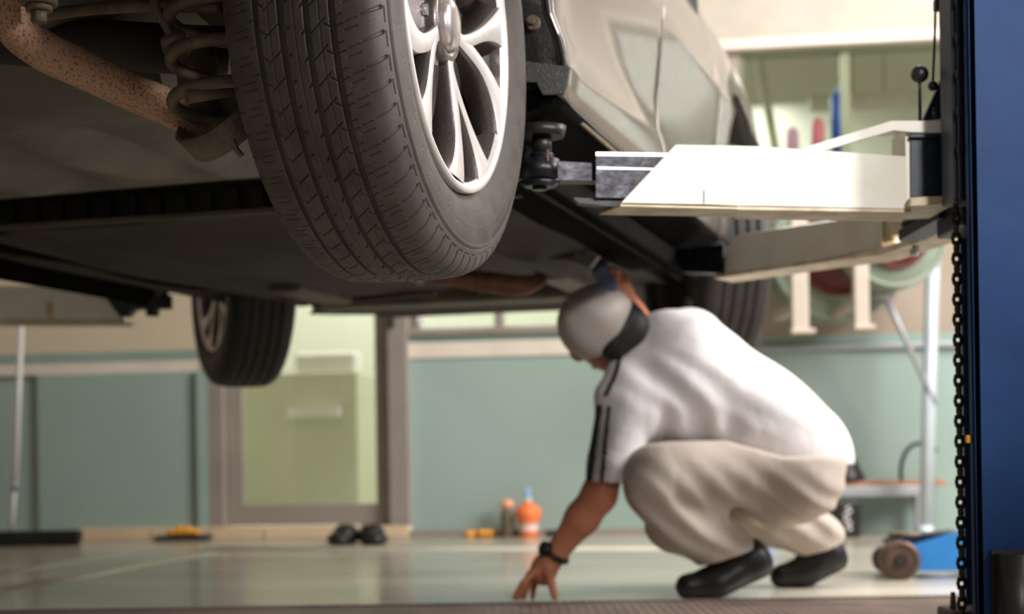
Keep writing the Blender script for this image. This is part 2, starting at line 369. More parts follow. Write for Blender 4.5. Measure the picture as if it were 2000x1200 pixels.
def tyre(hi=True):
    prof, sl = profile(hi); L = sl[-1]
    if hi: w = np.concatenate([np.arange(-L, -.105, .003), np.arange(-.105, .128, .00075), np.arange(.128, L, .0014), [L]])
    else: w = np.linspace(-L, L, 160)
    a = np.sign(w)*np.interp(abs(w), sl, prof[:,0]); r = np.interp(abs(w), sl, prof[:,1])
    da = np.gradient(a); dr = np.gradient(r); nl = np.hypot(da, dr); na, nr = -dr/nl, da/nl      # outward normal
    if hi:
        th = np.concatenate([np.arange(R_(-180), R_(70), .0022), np.arange(R_(70), R_(180), .02)])
    else: th = np.linspace(0, 2*PI, 160, endpoint=False)
    P = 2*PI*.338/70*1000; W_, T = np.meshgrid(w*1000, th, indexing='ij')
    S = np.mod(T*.338*1000, P); dep = np.zeros_like(W_)
    def ss(x): x = np.clip(x,0,1); return x*x*(3-2*x)
    def cut(d, hw, depth, soft=.6):
        nonlocal dep; dep = np.maximum(dep, depth*ss((hw+soft-d)/(2*soft)))
    for c, hw in ((-47,3.2),(-16,3.6),(16,3.6),(47,3.6)): cut(abs(W_-c), hw, 7.5, .6)
    if hi:
        for c in (-31.5, 0.5, 31.5): cut(abs(W_-c), .55, 1.6, .5)
        segs = [(-77,0,-59,3.5,.6,.6,2),(-76,9,-59,12,.6,.6,2),(-60,19,-50,21,.6,.6,2),(-70,18.5,-62,20,.3,.3,.7),
                (-101,4,-86,6,2.6,1.0,1.6),
                (-43,8,-37,3.5,.9,.7,2.5),(-38,0,-19,15,.7,.8,2.5),
                (-10,8,-7,9.5,1.2,1.0,2.5),(8,0,15,6.5,.8,1.8,4),
                (19,0,38,16,.7,.8,2.5),(36,10,46,3,.8,1.2,3),
                (51,6,59,8.5,.7,.6,2),(60,0,76,4.5,.6,.5,2),(61,10,77,14.5,.6,.5,2),(51,17,58,19,.7,.6,2),
                (79,16,108,24,.8,2.4,2.6),(84,5,98,9,.25,.25,.5)]
        for (w0,s0,w1,s1,h0,h1,dp) in segs:
            v = np.array([w1-w0, s1-s0]); n2 = v@v
            for k in (-1,0,1):
                x = W_-w0; y = S-(s0+k*P); t = np.clip((x*v[0]+y*v[1])/n2, 0, 1)
                d = np.hypot(x-t*v[0], y-t*v[1]); cut(d-(h0+(h1-h0)*t), 0, dp, .5)
        cut(np.maximum(abs(W_-113)-.8, np.abs(S-P*.5)-P*.33), 0, 1.8, .4)
        cut(abs(W_-121), 1.1, 1.6, .9)
        dep -= 1.1*ss((2.2-abs(W_-125.5))/2.0)
        dep -= .5*ss((1.2-abs(W_-150))/1.0); dep += .7*ss((1.0-abs(W_-172))/1.0)
        # moulded marks and hatch bars on the outer sidewall
        ph = np.mod(T*.30*1000, 9.0); skew = np.mod(T*300+ (W_-135)*.9, 9.0)
        zone = (W_ > 128.5) & (W_ < 138.5) & (T < -1.95) & (T > -3.05)
        dep -= np.where(zone, .8*ss((2.0-abs(skew-4.5))/1.0), 0)
        z2 = (W_ > 143) & (W_ < 147) & (np.mod(T*7.3, 1.0) < .10); dep += np.where(z2, .8, 0)
        z3 = (W_ > 156) & (W_ < 159) & (np.mod(T*5.1+.4, 1.0) < .08); dep += np.where(z3, .8, 0)
    dep = dep/1000
    A = a[:,None]-na[:,None]*dep; Rr = r[:,None]-nr[:,None]*dep
    X = A; Y = -Rr*np.cos(T); Z = Rr*np.sin(T)
    n, m = X.shape; co = np.stack([X,Y,Z], -1).reshape(-1,3)
    i, j = np.meshgrid(np.arange(n-1), np.arange(m), indexing='ij'); j2 = (j+1)%m
    fs = np.stack([i*m+j, i*m+j2, (i+1)*m+j2, (i+1)*m+j], -1).reshape(-1,4)
    return co, fs
def np_mesh(name, co, fs, mats, smooth=True, mi=None):
    me = D.meshes.new(name); nf = len(fs)
    me.vertices.add(len(co)); me.vertices.foreach_set('co', co.astype(np.float32).ravel())
    me.loops.add(nf*4); me.loops.foreach_set('vertex_index', fs.astype(np.int32).ravel())
    me.polygons.add(nf); me.polygons.foreach_set('loop_start', np.arange(0, nf*4, 4, dtype=np.int32))
    for m in (mats if isinstance(mats, (list,tuple)) else [mats]): me.materials.append(m)
    me.polygons.foreach_set('use_smooth', np.ones(nf, dtype=bool))
    if mi is not None: me.polygons.foreach_set('material_index', mi.astype(np.int32))
    me.update(calc_edges=True); me.validate(); return me

# ------------------------------------------------------------------ the car
TH = R_(16); CX, CY = -.152, 2.122; WB_ = 2.65; TRK = 1.5; HW = .58
car = empty('car', (CX, CY, 0), 'grey beige car raised on the lift, seen from below its rear wheel', 'car', -TH)
CI = Matrix.Translation((CX, CY, 0)) @ Matrix.Rotation(-TH, 4, 'Z'); CINV = CI.inverted()
def cl(l, s, H): return Vector((l, s, H+CAMZ))
def tl(px, py, Y): return CINV @ at(px, py, Y)
def cpart(mb, name, mats, label=None, parent=None, fix=True):
    o = mb.build(name, mats, parent or car, fix=fix)
    if label: o['label'] = label
    return o

# alloy wheel: origin at wheel centre, +X outward
SPK = [226, 267]
def pt(r, ang, x): t = R_(ang); return Vector((x, r*math.cos(t), r*math.sin(t)))
def rim_mesh():
    m = MB()
    # machined outer lip, barrel
    m.lathe([(.2235,.083),(.2245,.094),(.2225,.0985),(.2175,.0985),(.213,.094),(.209,.090)], axis='X', seg=160, mi=0)
    m.lathe([(.209,.090),(.205,.080),(.200,.055),(.196,.0),(.190,-.06),(.215,-.09),(.2235,-.083)], axis='X', seg=120, mi=1)
    def dish(r): return .079 + .014*min(1, max(0,(r-.04)/.165))**1.3
    def lean(q, t): return (-22*(1-t)**2.4+3*t) if q == 0 else 12.5-15*t**2.6
    def tr_(r): return min(1, max(0, (r-.044)/(.2115-.044)))
    for k in range(5):
        for q, base in enumerate(SPK):
            b = base+72*k
            rows = []; N = 16
            for i in range(N+1):
                t = i/N; r = .044+(.2115-.044)*t
                wd = .0080 + .0035*t + .017*max(0,(t-.45)/.55)**2.2
                if q == 1: wd *= 1.2
                rows.append((r, b+lean(q, t), wd, dish(r)))
            L = []; Rr = []; L2 = []; R2 = []
            for r, an, wd, x in rows:
                da = math.degrees(wd/r); dd = .030+.012*(1-r/.21)
                L.append(pt(r, an-da, x)); Rr.append(pt(r, an+da, x)); db = da*1.45+2.2
                L2.append(pt(r, an-db, x-dd)); R2.append(pt(r, an+db, x-dd))
            cl_ = [(a+b_)/2 for a, b_ in zip(L, Rr)]
            m.grid([[a, c+Vector((.0006,0,0)), b_] for a, c, b_ in zip(L, cl_, Rr)], mi=0)
            m.grid([[a, a.lerp(c, .12)+Vector((-.004,0,0)), c] for a, c in zip(L, L2)], mi=1)
            m.grid([[a, a.lerp(c, .12)+Vector((-.004,0,0)), c] for a, c in zip(Rr, R2)], mi=1)
            m.grid([[a, c] for a, c in zip(L2, R2)], mi=1)
        # painted webs joining the pair of spokes, with a gap left near the rim
        g = []
        for i in range(13):
            t = i/12; r = .05+(.168-.05)*t; row = []; a0 = SPK[0]+lean(0, tr_(r)); a1 = SPK[1]+lean(1, tr_(r))
            for j in range(13):
                an = a0+72*k + (a1-a0)*j/12; u = abs(j/12-.5)*2
                row.append(pt(r, an, dish(r)-.012-.040*(1-u*u*.8)*t))
            g.append(row)
        m.grid(g, (-.006,0,0), mi=1)
        g = []
        for i in range(9):
            t = i/8; r = .075+(.206-.075)*t; a0 = SPK[1]+lean(1, tr_(r)); a1 = SPK[0]+72+lean(0, tr_(r))
            g.append([pt(r, a0+72*k+(a1-a0)*j/8, dish(r)-.045+.030*max(0,(t-.8)/.2)**2) for j in range(9)])
        m.grid(g, (-.006,0,0), mi=1)
    m.lathe([(.054,.045),(.054,.074),(.048,.080),(.040,.080),(.036,.074)], axis='X', seg=60, mi=1)
    m.lathe([(.0,.028),(.075,.028),(.085,.02),(.085,.0)], axis='X', seg=48, mi=1)
    return m
def make_wheel(hi):
    o = rim_mesh().build('wheel', [M['machined'], M['gunmetal']], car)
    o['label'] = 'five double-spoke alloy wheel with bright machined faces and grey pockets'
    co, fs = tyre(hi); me = np_mesh('tire', co, fs, M['rubber'] if hi else M['rubber_shaded'])
    t = D.objects.new('tire', me); COL.objects.link(t); t.parent = o; t['label'] = 'black rubber tyre with grooved tread'
    c = MB(); c.lathe([(.0,.091),(.018,.0905),(.029,.088),(.0345,.083),(.036,.070)], axis='X', seg=48); c.build('center_cap', M['cap'], o)
    for k in range(5):
        a = 246.5+72*k; n = MB()
        n.cyl(pt(.0565, a, .040), pt(.0565, a, .070), .0095, .0085, 6); n.build('lug_nut', M['baresteel'], o)
    b = MB(); b.lathe([(.0,-.012),(.150,-.012),(.155,-.008),(.155,.006),(.150,.010),(.08,.010),(.07,.020),(.0,.020)], axis='X', seg=64); b.build('brake_disc', M['dusty'], o)
    b = MB(); b.cyl((-.20,0,0), (-.0,0,0), .04, .05, 24); b.build('hub_axle', M['under2'], o)
    return o
rr = make_wheel(True); rr.location = cl(0, 0, HW)
rr.rotation_euler = (0,0,0)
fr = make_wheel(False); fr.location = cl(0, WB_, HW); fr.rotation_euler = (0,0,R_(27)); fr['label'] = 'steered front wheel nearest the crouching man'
def dup_wheel(src, loc, rz, label):
    o = src.copy(); COL.objects.link(o); o.location = loc; o.rotation_euler = (R_(23),0,rz); o['label'] = label
    for c in src.children: d = c.copy(); COL.objects.link(d); d.parent = o
dup_wheel(fr, cl(-TRK, WB_, HW), R_(180+39), 'steered front wheel on the far left side')
dup_wheel(fr, cl(-TRK, 0, HW), R_(180), 'rear wheel on the far left side')

# body sides -------------------------------------------------
AH = [.575,.60,.62,.66,.71,.80,.90,.98,1.03,1.06]; AS = [.410,.424,.424,.408,.390,.372,.33,.255,.17,.0]
def arch(H): return float(np.interp(H, AH, AS)) if H < 1.06 else 0.0
def lat(s, H):
    l = float(np.interp(H, [.575,.59,.62,.66,.70,.76,.85,.95,.965,.985,1.08,1.2], [.120,.126,.129,.126,.114,.112,.122,.132,.128,.118,.106,.062]))
    for c in (0, WB_):
        d = math.hypot(s-c, (H-.66)*.9); l += .008*math.exp(-((d-.44)/.07)**2)
    if s > 2.95: l -= .55*((s-2.95)/.65)**2
    if s < -.35: l -= .5*((-.35-s)/.45)**2
    return l
def side_panel(s0f, s1f, H0, H1, n=40, mirror=False):
    Hs = sorted(set([h for h in [.575,.58,.59,.605,.62,.64,.66,.68,.70,.73,.76,.80,.85,.90,.93,.95,.958,.965,.975,.985,1.01,1.03,1.045,1.06,1.09,1.12,1.16,1.2] if H0 <= h <= H1]+[H0,H1]))
    g = []
    for H in Hs:
        a = s0f(H); b = s1f(H); row = []
        for i in range(n+1):
            s = a+(b-a)*i/n; l = lat(s, H); row.append(cl(-TRK-l if mirror else l, s, H))
        g.append(row)
    return g
def mk_panel(name, s0, s1, mirror, H0=.575, label=None):
    m = MB(); m.grid(side_panel(s0, s1, H0, 1.2, mirror=mirror), (.012 if mirror else -.012,0,0)); cpart(m, name, M['paint'], label)
sA = lambda H: arch(H)
sB = lambda H: WB_-arch(H)
for mir in (False, True):
    mk_panel('rear_door', sA, lambda H: 1.305-.02*(H-.9), mir)
    mk_panel('front_door', lambda H: 1.315-.02*(H-.9), lambda H: 2.10, mir)
    mk_panel('fender', lambda H: 2.11, sB, mir)
    mk_panel('front_fender', lambda H: WB_+arch(H), lambda H: 3.55, mir)
    mk_panel('rear_quarter_panel', lambda H: -.78, lambda H: -arch(H), mir)
    # arch lips, bright rolled edge
    for c, lo in ((0, .575), (WB_, .575)):
        m = MB(); P = []
        for sg in (1, -1):
            Q = [cl((-TRK-lat(c+sg*arch(H), H)) if mir else lat(c+sg*arch(H), H), c+sg*arch(H), H) for H in np.linspace(lo, 1.059, 40)]
            P += Q if sg == 1 else Q[::-1]
        m.tube([p+Vector((.004 if mir else -.004,0,0)) for p in P], .0045, 8, sub=2); cpart(m, 'wheel_arch_lip', M['trimblack'])
    # liner inside each arch
    for c in (0, WB_):
        m = MB(); g = []
        Hs = list(np.linspace(.585, 1.059, 26))
        for sg in (1, -1):
            for H in (Hs if sg == 1 else Hs[::-1]):
                s = c+sg*(arch(H)+.002)
                l0 = lat(c+sg*arch(H), H)-.006; l1 = -.16
                g.append([cl(-TRK-x if mir else x, s, H) for x in np.linspace(l0, l1, 8)])
        m.grid(g, (0,0,.006)); cpart(m, 'wheel_arch_liner', M['plastic'], 'black speckled plastic wheel arch liner')
# liner fastener and lower flap
m = MB(); p = tl(1041, 44, 2.478); m.cyl(p+Vector((0,.012,0)), p+Vector((0,-.004,0)), .0125, .011, 20); m.cyl(p+Vector((0,-.004,0)), p+Vector((0,-.013,0)), .0065, .005, 6)
cpart(m, 'liner_bolt', M['dusty'])
m = MB(); m.prism([tl(1028,120,2.47), tl(1112,130,2.47), tl(1100,183,2.47), tl(1060,185,2.47), tl(1048,160,2.47), tl(1028,160,2.47)], (0,.008,0)); cpart(m, 'liner_flap', M['plastic'])
# backing behind the door gaps, greenhouse, roof, bonnet, bumpers
for mir in (False, True):
    sg = -TRK if mir else 0; f = -1 if mir else 1
    m = MB(); m.box(cl(sg+f*.075, 1.3, .89), (.012, 1.6, .60)); cpart(m, 'door_seam_backing', M['dark'])
    m = MB(); m.prism([cl(sg+f*.062, -.1, 1.2), cl(sg+f*.062, 2.25, 1.2), cl(sg-f*.14, 1.55, 1.64), cl(sg-f*.14, .25, 1.64)], (-f*.01,0,0)); cpart(m, 'side_window', M['carglass'])
m = MB(); m.grid([[cl(l, s, H+.03*math.sin(PI*(l-.14+TRK+.28-.28)/TRK) if 0 else H) for l in np.linspace(-.10, -TRK+.10, 8)] for s, H in ((-.1,1.42),(.2,1.62),(.5,1.68),(1.2,1.68),(1.6,1.62))], (0,0,.02)); cpart(m, 'roof', M['paint'])
m = MB(); m.grid([[cl(l, s, H) for l in np.linspace(.05, -TRK-.05, 8)] for s, H in ((2.25,1.2),(2.8,1.14),(3.3,1.02),(3.5,.9))], (0,0,.02)); cpart(m, 'bonnet', M['paint'])
m = MB(); m.grid([[cl(l, s, H) for l in np.linspace(-.1, -TRK+.1, 6)] for s, H in ((1.6,1.62),(2.25,1.22))], (0,0,.01)); cpart(m, 'windscreen', M['carglass'])
m = MB(); m.grid([[cl(l, s, H) for l in np.linspace(.03, -TRK-.03, 6)] for s, H in ((-.1,1.42),(-.5,1.2),(-.82,1.12),(-.84,.9))], (0,0,.01)); cpart(m, 'tailgate', M['paint'])
def bumper(s, sgn, H0, name):
    g = []
    for H, o in ((H0,-.05),(H0+.03,0),(H0+.2,.03),(H0+.33,.0),(H0+.36,-.03)):
        g.append([cl(l, s+sgn*(o-.22*abs((l+TRK/2)/(TRK/2+.1))**4), H) for l in np.linspace(.05, -TRK-.05, 24)])
    m = MB(); m.grid(g, (0,-sgn*.02,0)); cpart(m, name, M['paint'])
bumper(-.80, -1, .60, 'rear_bumper'); bumper(3.55, 1, .535, 'front_bumper')

# underside ----------------------------------------------------
def slab(name, mats, s0, s1, l0, l1, Hf, H1, ns=40, nl=60, label=None):
    g = [[cl(l0+(l1-l0)*j/nl, s0+(s1-s0)*i/ns, Hf(s0+(s1-s0)*i/ns, l0+(l1-l0)*j/nl)) for j in range(nl+1)] for i in range(ns+1)]
    m = MB(); m.grid(g)
    top = [[cl(l, s, H1) for l in (l0,l1)] for s in (s0,s1)]; m.grid(top)
    for i in range(ns):
        for j in (0, nl): a,b = g[i][j],g[i+1][j]; m.add([a,b,Vector((b.x,b.y,H1+CAMZ)),Vector((a.x,a.y,H1+CAMZ))], [(0,1,2,3)], 0, False)
    for j in range(nl):
        for i in (0, ns): a,b = g[i][j],g[i][j+1]; m.add([a,b,Vector((b.x,b.y,H1+CAMZ)),Vector((a.x,a.y,H1+CAMZ))], [(0,1,2,3)], 0, False)
    return cpart(m, name, mats, label)
def sst(x): x = min(1,max(0,x)); return x*x*(3-2*x)
def tankH(s, l):
    h = .528 + .16*(1-sst((s+.24)/.40))**2 + .02*(1-sst((.86-s)/.08)) + .10*sst((l+.50)/.18) + .02*math.sin(s*2.4+l*1.1)
    rib = .018*(math.sin((l+.12*s)*30)+.5*math.sin(l*47))*sst((s-.05)/.3)*sst((.80-s)/.2); return h+rib
slab('fuel_tank', M['tank'], -.24, .86, -1.62, -.30, tankH, .85, 44, 90, 'broad olive grey ribbed fuel tank')
def panH(s, l):
    h = .512 - .03*math.exp(-((l+.62)/.18)**2)*sst((s-.9)/.2)*(-1) - .016*math.exp(-((l+.33)/.05)**4) - .016*math.exp(-((l+1.28)/.05)**4)
    h += .006*math.sin(l*26)*sst((s-1.2)/.3) - .03*math.exp(-((l+1.02)/.3)**2)*math.exp(-((s-1.5)/.5)**2)
    return h
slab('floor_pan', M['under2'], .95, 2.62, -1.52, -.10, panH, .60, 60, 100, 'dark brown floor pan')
m = MB()
for i in range(24):
    l = -1.45+i*.058; m.box(cl(l, .94, .535), (.030, .03, .05), bev=.004)
m.box(cl(-.80, .965, .545), (1.42, .02, .07)); cpart(m, 'corrugated_heat_shield', M['black'])
m = MB(); m.box(cl(-.80, .925, .507), (1.44, .012, .010)); cpart(m, 'floor_edge_flange', M['under'])
for l, nm in ((-1.56,'left'), (.015,'right')):
    m = MB(); m.box(cl(l, 1.33, .50), (.05, 1.62, .05), bev=.01); m.box(cl(l, 1.33, .478), (.008, 1.62, .03)); cpart(m, 'sill_flange', M['matte'])
for mir in (False, True):
    g = []
    for (l, H) in ((.119,.576),(.105,.566),(.07,.552),(.02,.525),(-.06,.505),(-.13,.500)):
        g.append([cl(-TRK-l if mir else l, s, H+.004*math.sin(s*9)) for s in np.linspace(.43, 2.2, 30)])
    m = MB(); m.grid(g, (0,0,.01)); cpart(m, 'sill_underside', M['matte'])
m = MB(); m.tube([cl(.112, s, .570) for s in np.linspace(.62, 1.3, 8)], .004, 8, sub=2); cpart(m, 'sill_seam_trim', M['dusty'])
# a luggage floor closing the view above the axle and the big dark crossmember
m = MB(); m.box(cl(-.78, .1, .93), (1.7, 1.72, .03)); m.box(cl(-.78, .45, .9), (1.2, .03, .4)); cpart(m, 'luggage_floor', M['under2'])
m = MB(); m.tube([tl(-150, 60, 2.2), tl(60, 82, 2.2), tl(200, 88, 2.18), tl(340, 96, 2.18), tl(440,100,2.2)], .034, 24); cpart(m, 'rear_axle_beam', M['under2'], 'dark rear axle beam')
m = MB(); m.tube([tl(-20,60,2.10), tl(80, 32, 2.10), tl(180, 18, 2.08), tl(300, 12, 2.05), tl(430, 14, 2.02)], .008, 12); cpart(m, 'stabilizer_bar', M['dusty'])
m = MB(); m.tube([tl(298,-20,2.04), tl(306,20,2.04), tl(326,52,2.04), tl(338,82,2.04)], .0065, 10); m.ell(tl(345,88,2.05), (.02,.02,.02)); m.tube([tl(316,84,2.03), tl(362,70,2.03)], .007, 8); cpart(m, 'drop_link', M['dusty'])
m = MB(); p = tl(-10,-20,1.95)
m.tube([tl(42,-110,1.93), tl(22,-50,1.94), tl(14,0,1.95), tl(30,54,1.96), tl(84,98,1.98), tl(160,134,2.02), tl(270,184,2.08), tl(400,240,2.15)], .0252, 32, sub=12); cpart(m, 'exhaust_pipe', M['rustpipe'], 'bent rusty exhaust pipe')
m = MB(); p = tl(76, 2, 1.9)
m.cyl(p+Vector((0,0,.02)), p+Vector((0,0,-.005)), .022, .022, 24); m.cyl(p+Vector((0,0,-.005)), p+Vector((0,0,-.012)), .016, .016, 24); m.cyl(p+Vector((0,0,-.012)), p+Vector((0,0,-.026)), .0105, .0105, 6); cpart(m, 'hanger_bolt', M['dusty'])
# coil spring and its cup
ax0 = tl(418, 232, 2.06); ax1 = tl(402, -140, 2.04); m = MB(); P = []; NT = 4.5
for i in range(int(NT*18)+1):
    t = i/(NT*18); a = 2*PI*NT*t+1.2; c = ax0.lerp(ax1, t); P.append(c+Vector((.052*math.cos(a), .052*math.sin(a), 0)))
m.tube(P, .0085, 12, sub=2); cpart(m, 'coil_spring', M['dusty'], 'dusty rear coil spring')
m = MB(); c = tl(432, 245, 2.10); k0 = len(m.v); m.lathe([(.0,-.014),(.040,-.020),(.054,-.018),(.060,.020),(.055,.022),(.049,-.008),(.020,-.008),(.018,.008),(.0,.010)], c=c, seg=40)
Rt = (CINV.to_3x3() @ Vector((-.42,-.50,.62))).to_track_quat('Z','Y')
m.v = [c+Rt@(q-c) for q in m.v]
m.tube([c+Vector((.05,0,-.008)), c+Vector((.10,.02,-.012)), c+Vector((.14,.04,-.01))], .018, 14); cpart(m, 'spring_cup', M['dusty'], 'dusty spring cup on the control arm')
m = MB(); m.cyl(tl(365,190,2.0), tl(450,176,2.03), .0085, .0085, 16); cpart(m, 'brake_line_bracket', M['dusty'])
m = MB(); m.cyl(tl(380,60,2.14), tl(392,230,2.14), .028, .028, 24); cpart(m, 'shock_absorber', M['dusty'])
m = MB(); m.prism([tl(250,100,2.2), tl(290,100,2.2), tl(306,170,2.2), tl(268,170,2.2)], (0,.02,0)); cpart(m, 'hanger_bracket', M['under'])
m = MB(); m.tube([tl(455,275,1.98), tl(462,292,1.98), tl(473,305,1.98)], .004, 8); cpart(m, 'rotor_shield_edge', M['dusty'])
# front: subframe, tray, arms, catalyst
slab('front_undertray', M['under2'], 2.62, 3.50, -1.34, -.16, lambda s,l: .535+.02*math.sin(l*9+s*4)*0+.008*math.sin(s*30), .62, 30, 20)
m = MB(); m.box(cl(-.75, 2.68, .51), (1.0, .14, .06), bev=.015); m.box(cl(-.35, 2.5, .515), (.10, .6, .05), bev=.01); m.box(cl(-1.15, 2.5, .515), (.10, .6, .05), bev=.01); cpart(m, 'front_subframe', M['under'])
m = MB(); m.tube([tl(845,540,3.95), tl(900,545,3.95), tl(960,552,3.95), tl(1020,558,3.95), tl(1060,545,4.0)], [.017,.022,.027,.026,.015], 24); m.cyl(tl(935,549,3.95), tl(940,549,3.95), .031, .031, 24); cpart(m, 'catalytic_converter', M['rust2'], 'rust brown exhaust section')
m = MB(); m.tube([tl(700,585,4.5), tl(850,572,4.4)], .009, 10); m.tube([tl(640,400,3.3), tl(700,450,3.6), tl(760,500,4.0), tl(820,548,4.6)], .014, 10); m.tube([tl(1075,500,4.0), tl(1140,505,4.0), tl(1185,520,4.0)], .013, 10); cpart(m, 'underbody_pipe', M['under'])
m = MB(); m.prism([tl(1122,492,3.6), tl(1168,500,3.6), tl(1150,523,3.6), tl(1118,512,3.6)], (0,.03,0)); cpart(m, 'sensor_box', M['tank'])
m = MB(); m.tube([tl(1210,430,3.9), tl(1280,470,4.1), tl(1350,500,4.3), tl(1400,515,4.45)], .020, 12); m.tube([tl(1120,455,4.0), tl(1230,490,4.2), tl(1370,535,4.4)], .011, 10); m.ell(tl(1385,520,4.4), (.03,.03,.035)); m.box(tl(1330,460,4.3), (.12,.1,.08), bev=.02); cpart(m, 'front_control_arm', M['under'])
m = MB(); m.cyl(tl(1330,380,4.5), tl(1350,500,4.5), .035, .035, 20); m.tube([tl(1180,425,3.8), tl(1260,420,4.0), tl(1330,440,4.2), tl(1420,425,4.4)], .014, 10); cpart(m, 'front_strut', M['dusty'])
m = MB(); m.box(tl(1180,455,4.25), (.35,.2,.12), bev=.03); cpart(m, 'gearbox_housing', M['under2'])

# ------------------------------------------------------------------ lift, right column
lift = empty('vehicle_lift_column', (.85, 2.6, 0), 'blue two-post lift column at the right edge with white swing arms', 'car lift')
B = W(lift); V = Vector
m = MB()
zt = 2.9
m.box((.72+.19, 2.455, zt/2), (.38, .012, zt), bev=.002); m.box((.726, 2.463, zt/2), (.012, .028, zt), bev=.002)
m.box((1.094, 2.62, zt/2), (.012, .34, zt)); m.box((.95, 2.79, zt/2), (.30, .012, zt))
col_o = B(m, 'column', M['blue'])
m = MB(); m.box((.735, 2.445, zt/2), (.002, .006, zt)); 
m = MB(); m.box((.89, 2.62, .012), (.50,.52,.024), bev=.004); B(m, 'base_plate', M['navy'])
for x, y in ((.70,2.42),(.70,2.83),(1.08,2.42),(1.08,2.83)):
    m = MB(); m.cyl((x,y,.024), (x,y,.045), .016, .016, 6); B(m, 'anchor_bolt', M['baresteel'])
m = MB(); zc0 = at(1860, 402, 2.55).z; zc1 = 1.15
m.box((.7335, 2.535, (zc0+zc1)/2), (.052, .07, zc1-zc0), bev=.003); m.box((.716, 2.494, (zc0+zc1)/2), (.004, .012, zc1-zc0)); car_o = B(m, 'carriage', M['navy'])
for i in range(9):
    zz = at(1882, 5+72*i, 2.5).z if i < 6 else 0
    if zz and zz > zc0+.04:
        m = MB(); m.cyl((.7145, 2.4875, zz), (.7145, 2.4855, zz), .0048, .0048, 16); m.v = [Vector((v.x, v.y, zz+(v.z-zz)*2.0)) for v in m.v]; B(m, 'rail_slot', M['dark'], parent=None)
m = MB(); z1 = at(1872, 400, 2.56).z
z = .10; k = 0
while z < z1:
    m.tube([V((.7275+(.006 if k%2 else 0)*math.cos(a)+(0 if k%2 else .0), 2.56+(.006 if not k%2 else .001)*math.cos(a), z+.011*math.sin(a))) for a in np.linspace(0, 2*PI, 9)[:-1]], .0032, 6, sub=1, closed=True)
    z += .0165; k += 1
B(m, 'lifting_chain', M['chain'])
m = MB(); m.tube([at(1828,-60,2.62), at(1826,60,2.62), at(1822,160,2.62)], .0022, 8); m.ell(at(1822,168,2.62), (.0085,.0085,.0085)); B(m, 'lock_release_rod', M['steel'])
m = MB(); m.box(at(1835,10,2.62), (.018,.018,.02), bev=.003); B(m, 'rod_clamp', M['black'])
lv = MB(); lv.cyl(at(1797,236,2.63), at(1796,150,2.60), .0028, .0024, 10); lo = B(lv, 'lever', M['steel'])
lv = MB(); lv.ell(at(1796,145,2.60), (.0145,.0145,.0145)); B(lv, 'lever_knob', M['black'], 'black ball knob', parent=None)
m = MB(); m.prism([at(1802,236,2.66), at(1850,128,2.66), at(1850,236,2.66)], (0,.012,0)); B(m, 'gusset_plate', M['navy'])
m = MB(); m.cyl(at(1830,236,2.655), at(1830,210,2.655), .0085, .0085, 16); B(m, 'gusset_pin', M['steel'])
# arm housing
Zr = 2.60
m = MB(); m.prism([at(1565,290,Zr), at(1742,236,Zr), at(1867,236,Zr), at(1867,260,Zr), at(1780,258,Zr), at(1746,254,Zr), at(1590,299,Zr)], (0,.012,0))
B(m, 'brace_strut', M['arm'], fix=True); m = MB(); a = at(1742,240,Zr+.0125); b = at(1866,240,Zr+.0125); m.box(((a.x+b.x)/2, Zr+.0125+.05, a.z), (b.x-a.x, .098, .006), bev=.001)
a = at(1768,250,Zr+.0125); b = at(1779,402,Zr+.0125); m.box(((a.x+b.x)/2, Zr+.06, (a.z+b.z)/2), (b.x-a.x, .092, a.z-b.z), bev=.001)
m.prism([at(1565,290,Zr+.11), at(1742,236,Zr+.11), at(1780,236,Zr+.11), at(1780,256,Zr+.11), at(1746,254,Zr+.11), at(1590,299,Zr+.11)], (0,.012,0))
B(m, 'arm_bracket', M['arm'], 'white welded bracket with sloping strut')
m = MB(); m.prism([at(1779,262,Zr+.01), at(1872,262,Zr+.01), at(1872,384,Zr+.01), at(1779,384,Zr+.01)], (0,.09,0)); m.prism([at(1779,262,Zr), at(1872,262,Zr), at(1872,268,Zr), at(1779,268,Zr)], (0,.02,0)); B(m, 'pivot_block', M['navy'], 'dark blue pivot block')
m = MB(); m.prism([at(1779,386,Zr-.01), at(1866,382,Zr-.01), at(1866,398,Zr-.01), at(1779,402,Zr-.01)], (0,.16,0)); B(m, 'pivot_plate', M['cream'])
# near arm
def zn(px): return 2.52+(px-1180)*.00016
def an(px, py, dz=0): return at(px, py, zn(px)+dz)
m = MB()
m.prism([an(1214,396), an(1320,283), an(1400,284), an(1480,286), an(1775,306), an(1779,408), an(1500,402), an(1440,402), an(1380,399)], (.01,.10,0)); near = B(m, 'swing_arm', M['arm'], 'bright white outer sleeve of the near swing arm')
m = MB(); a_ = an(1212,399); b_ = an(1440,404.5); c_ = an(1440,403.5); d_ = an(1779,409)
m.prism([a_, b_, b_+V((.01,.085,0)), a_+V((-.030,.085,0))], (0,0,-.0035)); m.prism([c_, d_, d_+V((.01,.105,0)), c_+V((.01,.105,0))], (0,0,-.005)); B(m, 'arm_flange', M['cream'], parent=near)
m = MB(); m.prism([an(1374,372,-.001), an(1376,372,-.001), an(1376,398,-.001), an(1374,398,-.001)], (0,.002,0)); B(m, 'weld_mark', M['under'], parent=near)
m = MB(); m.prism([an(1164,303,.02), an(1340,304,.02), an(1340,388,.02), an(1164,386,.02)], (.01,.065,0)); tb = B(m, 'inner_tube', M['steel'], 'scuffed black steel inner tube', parent=near)
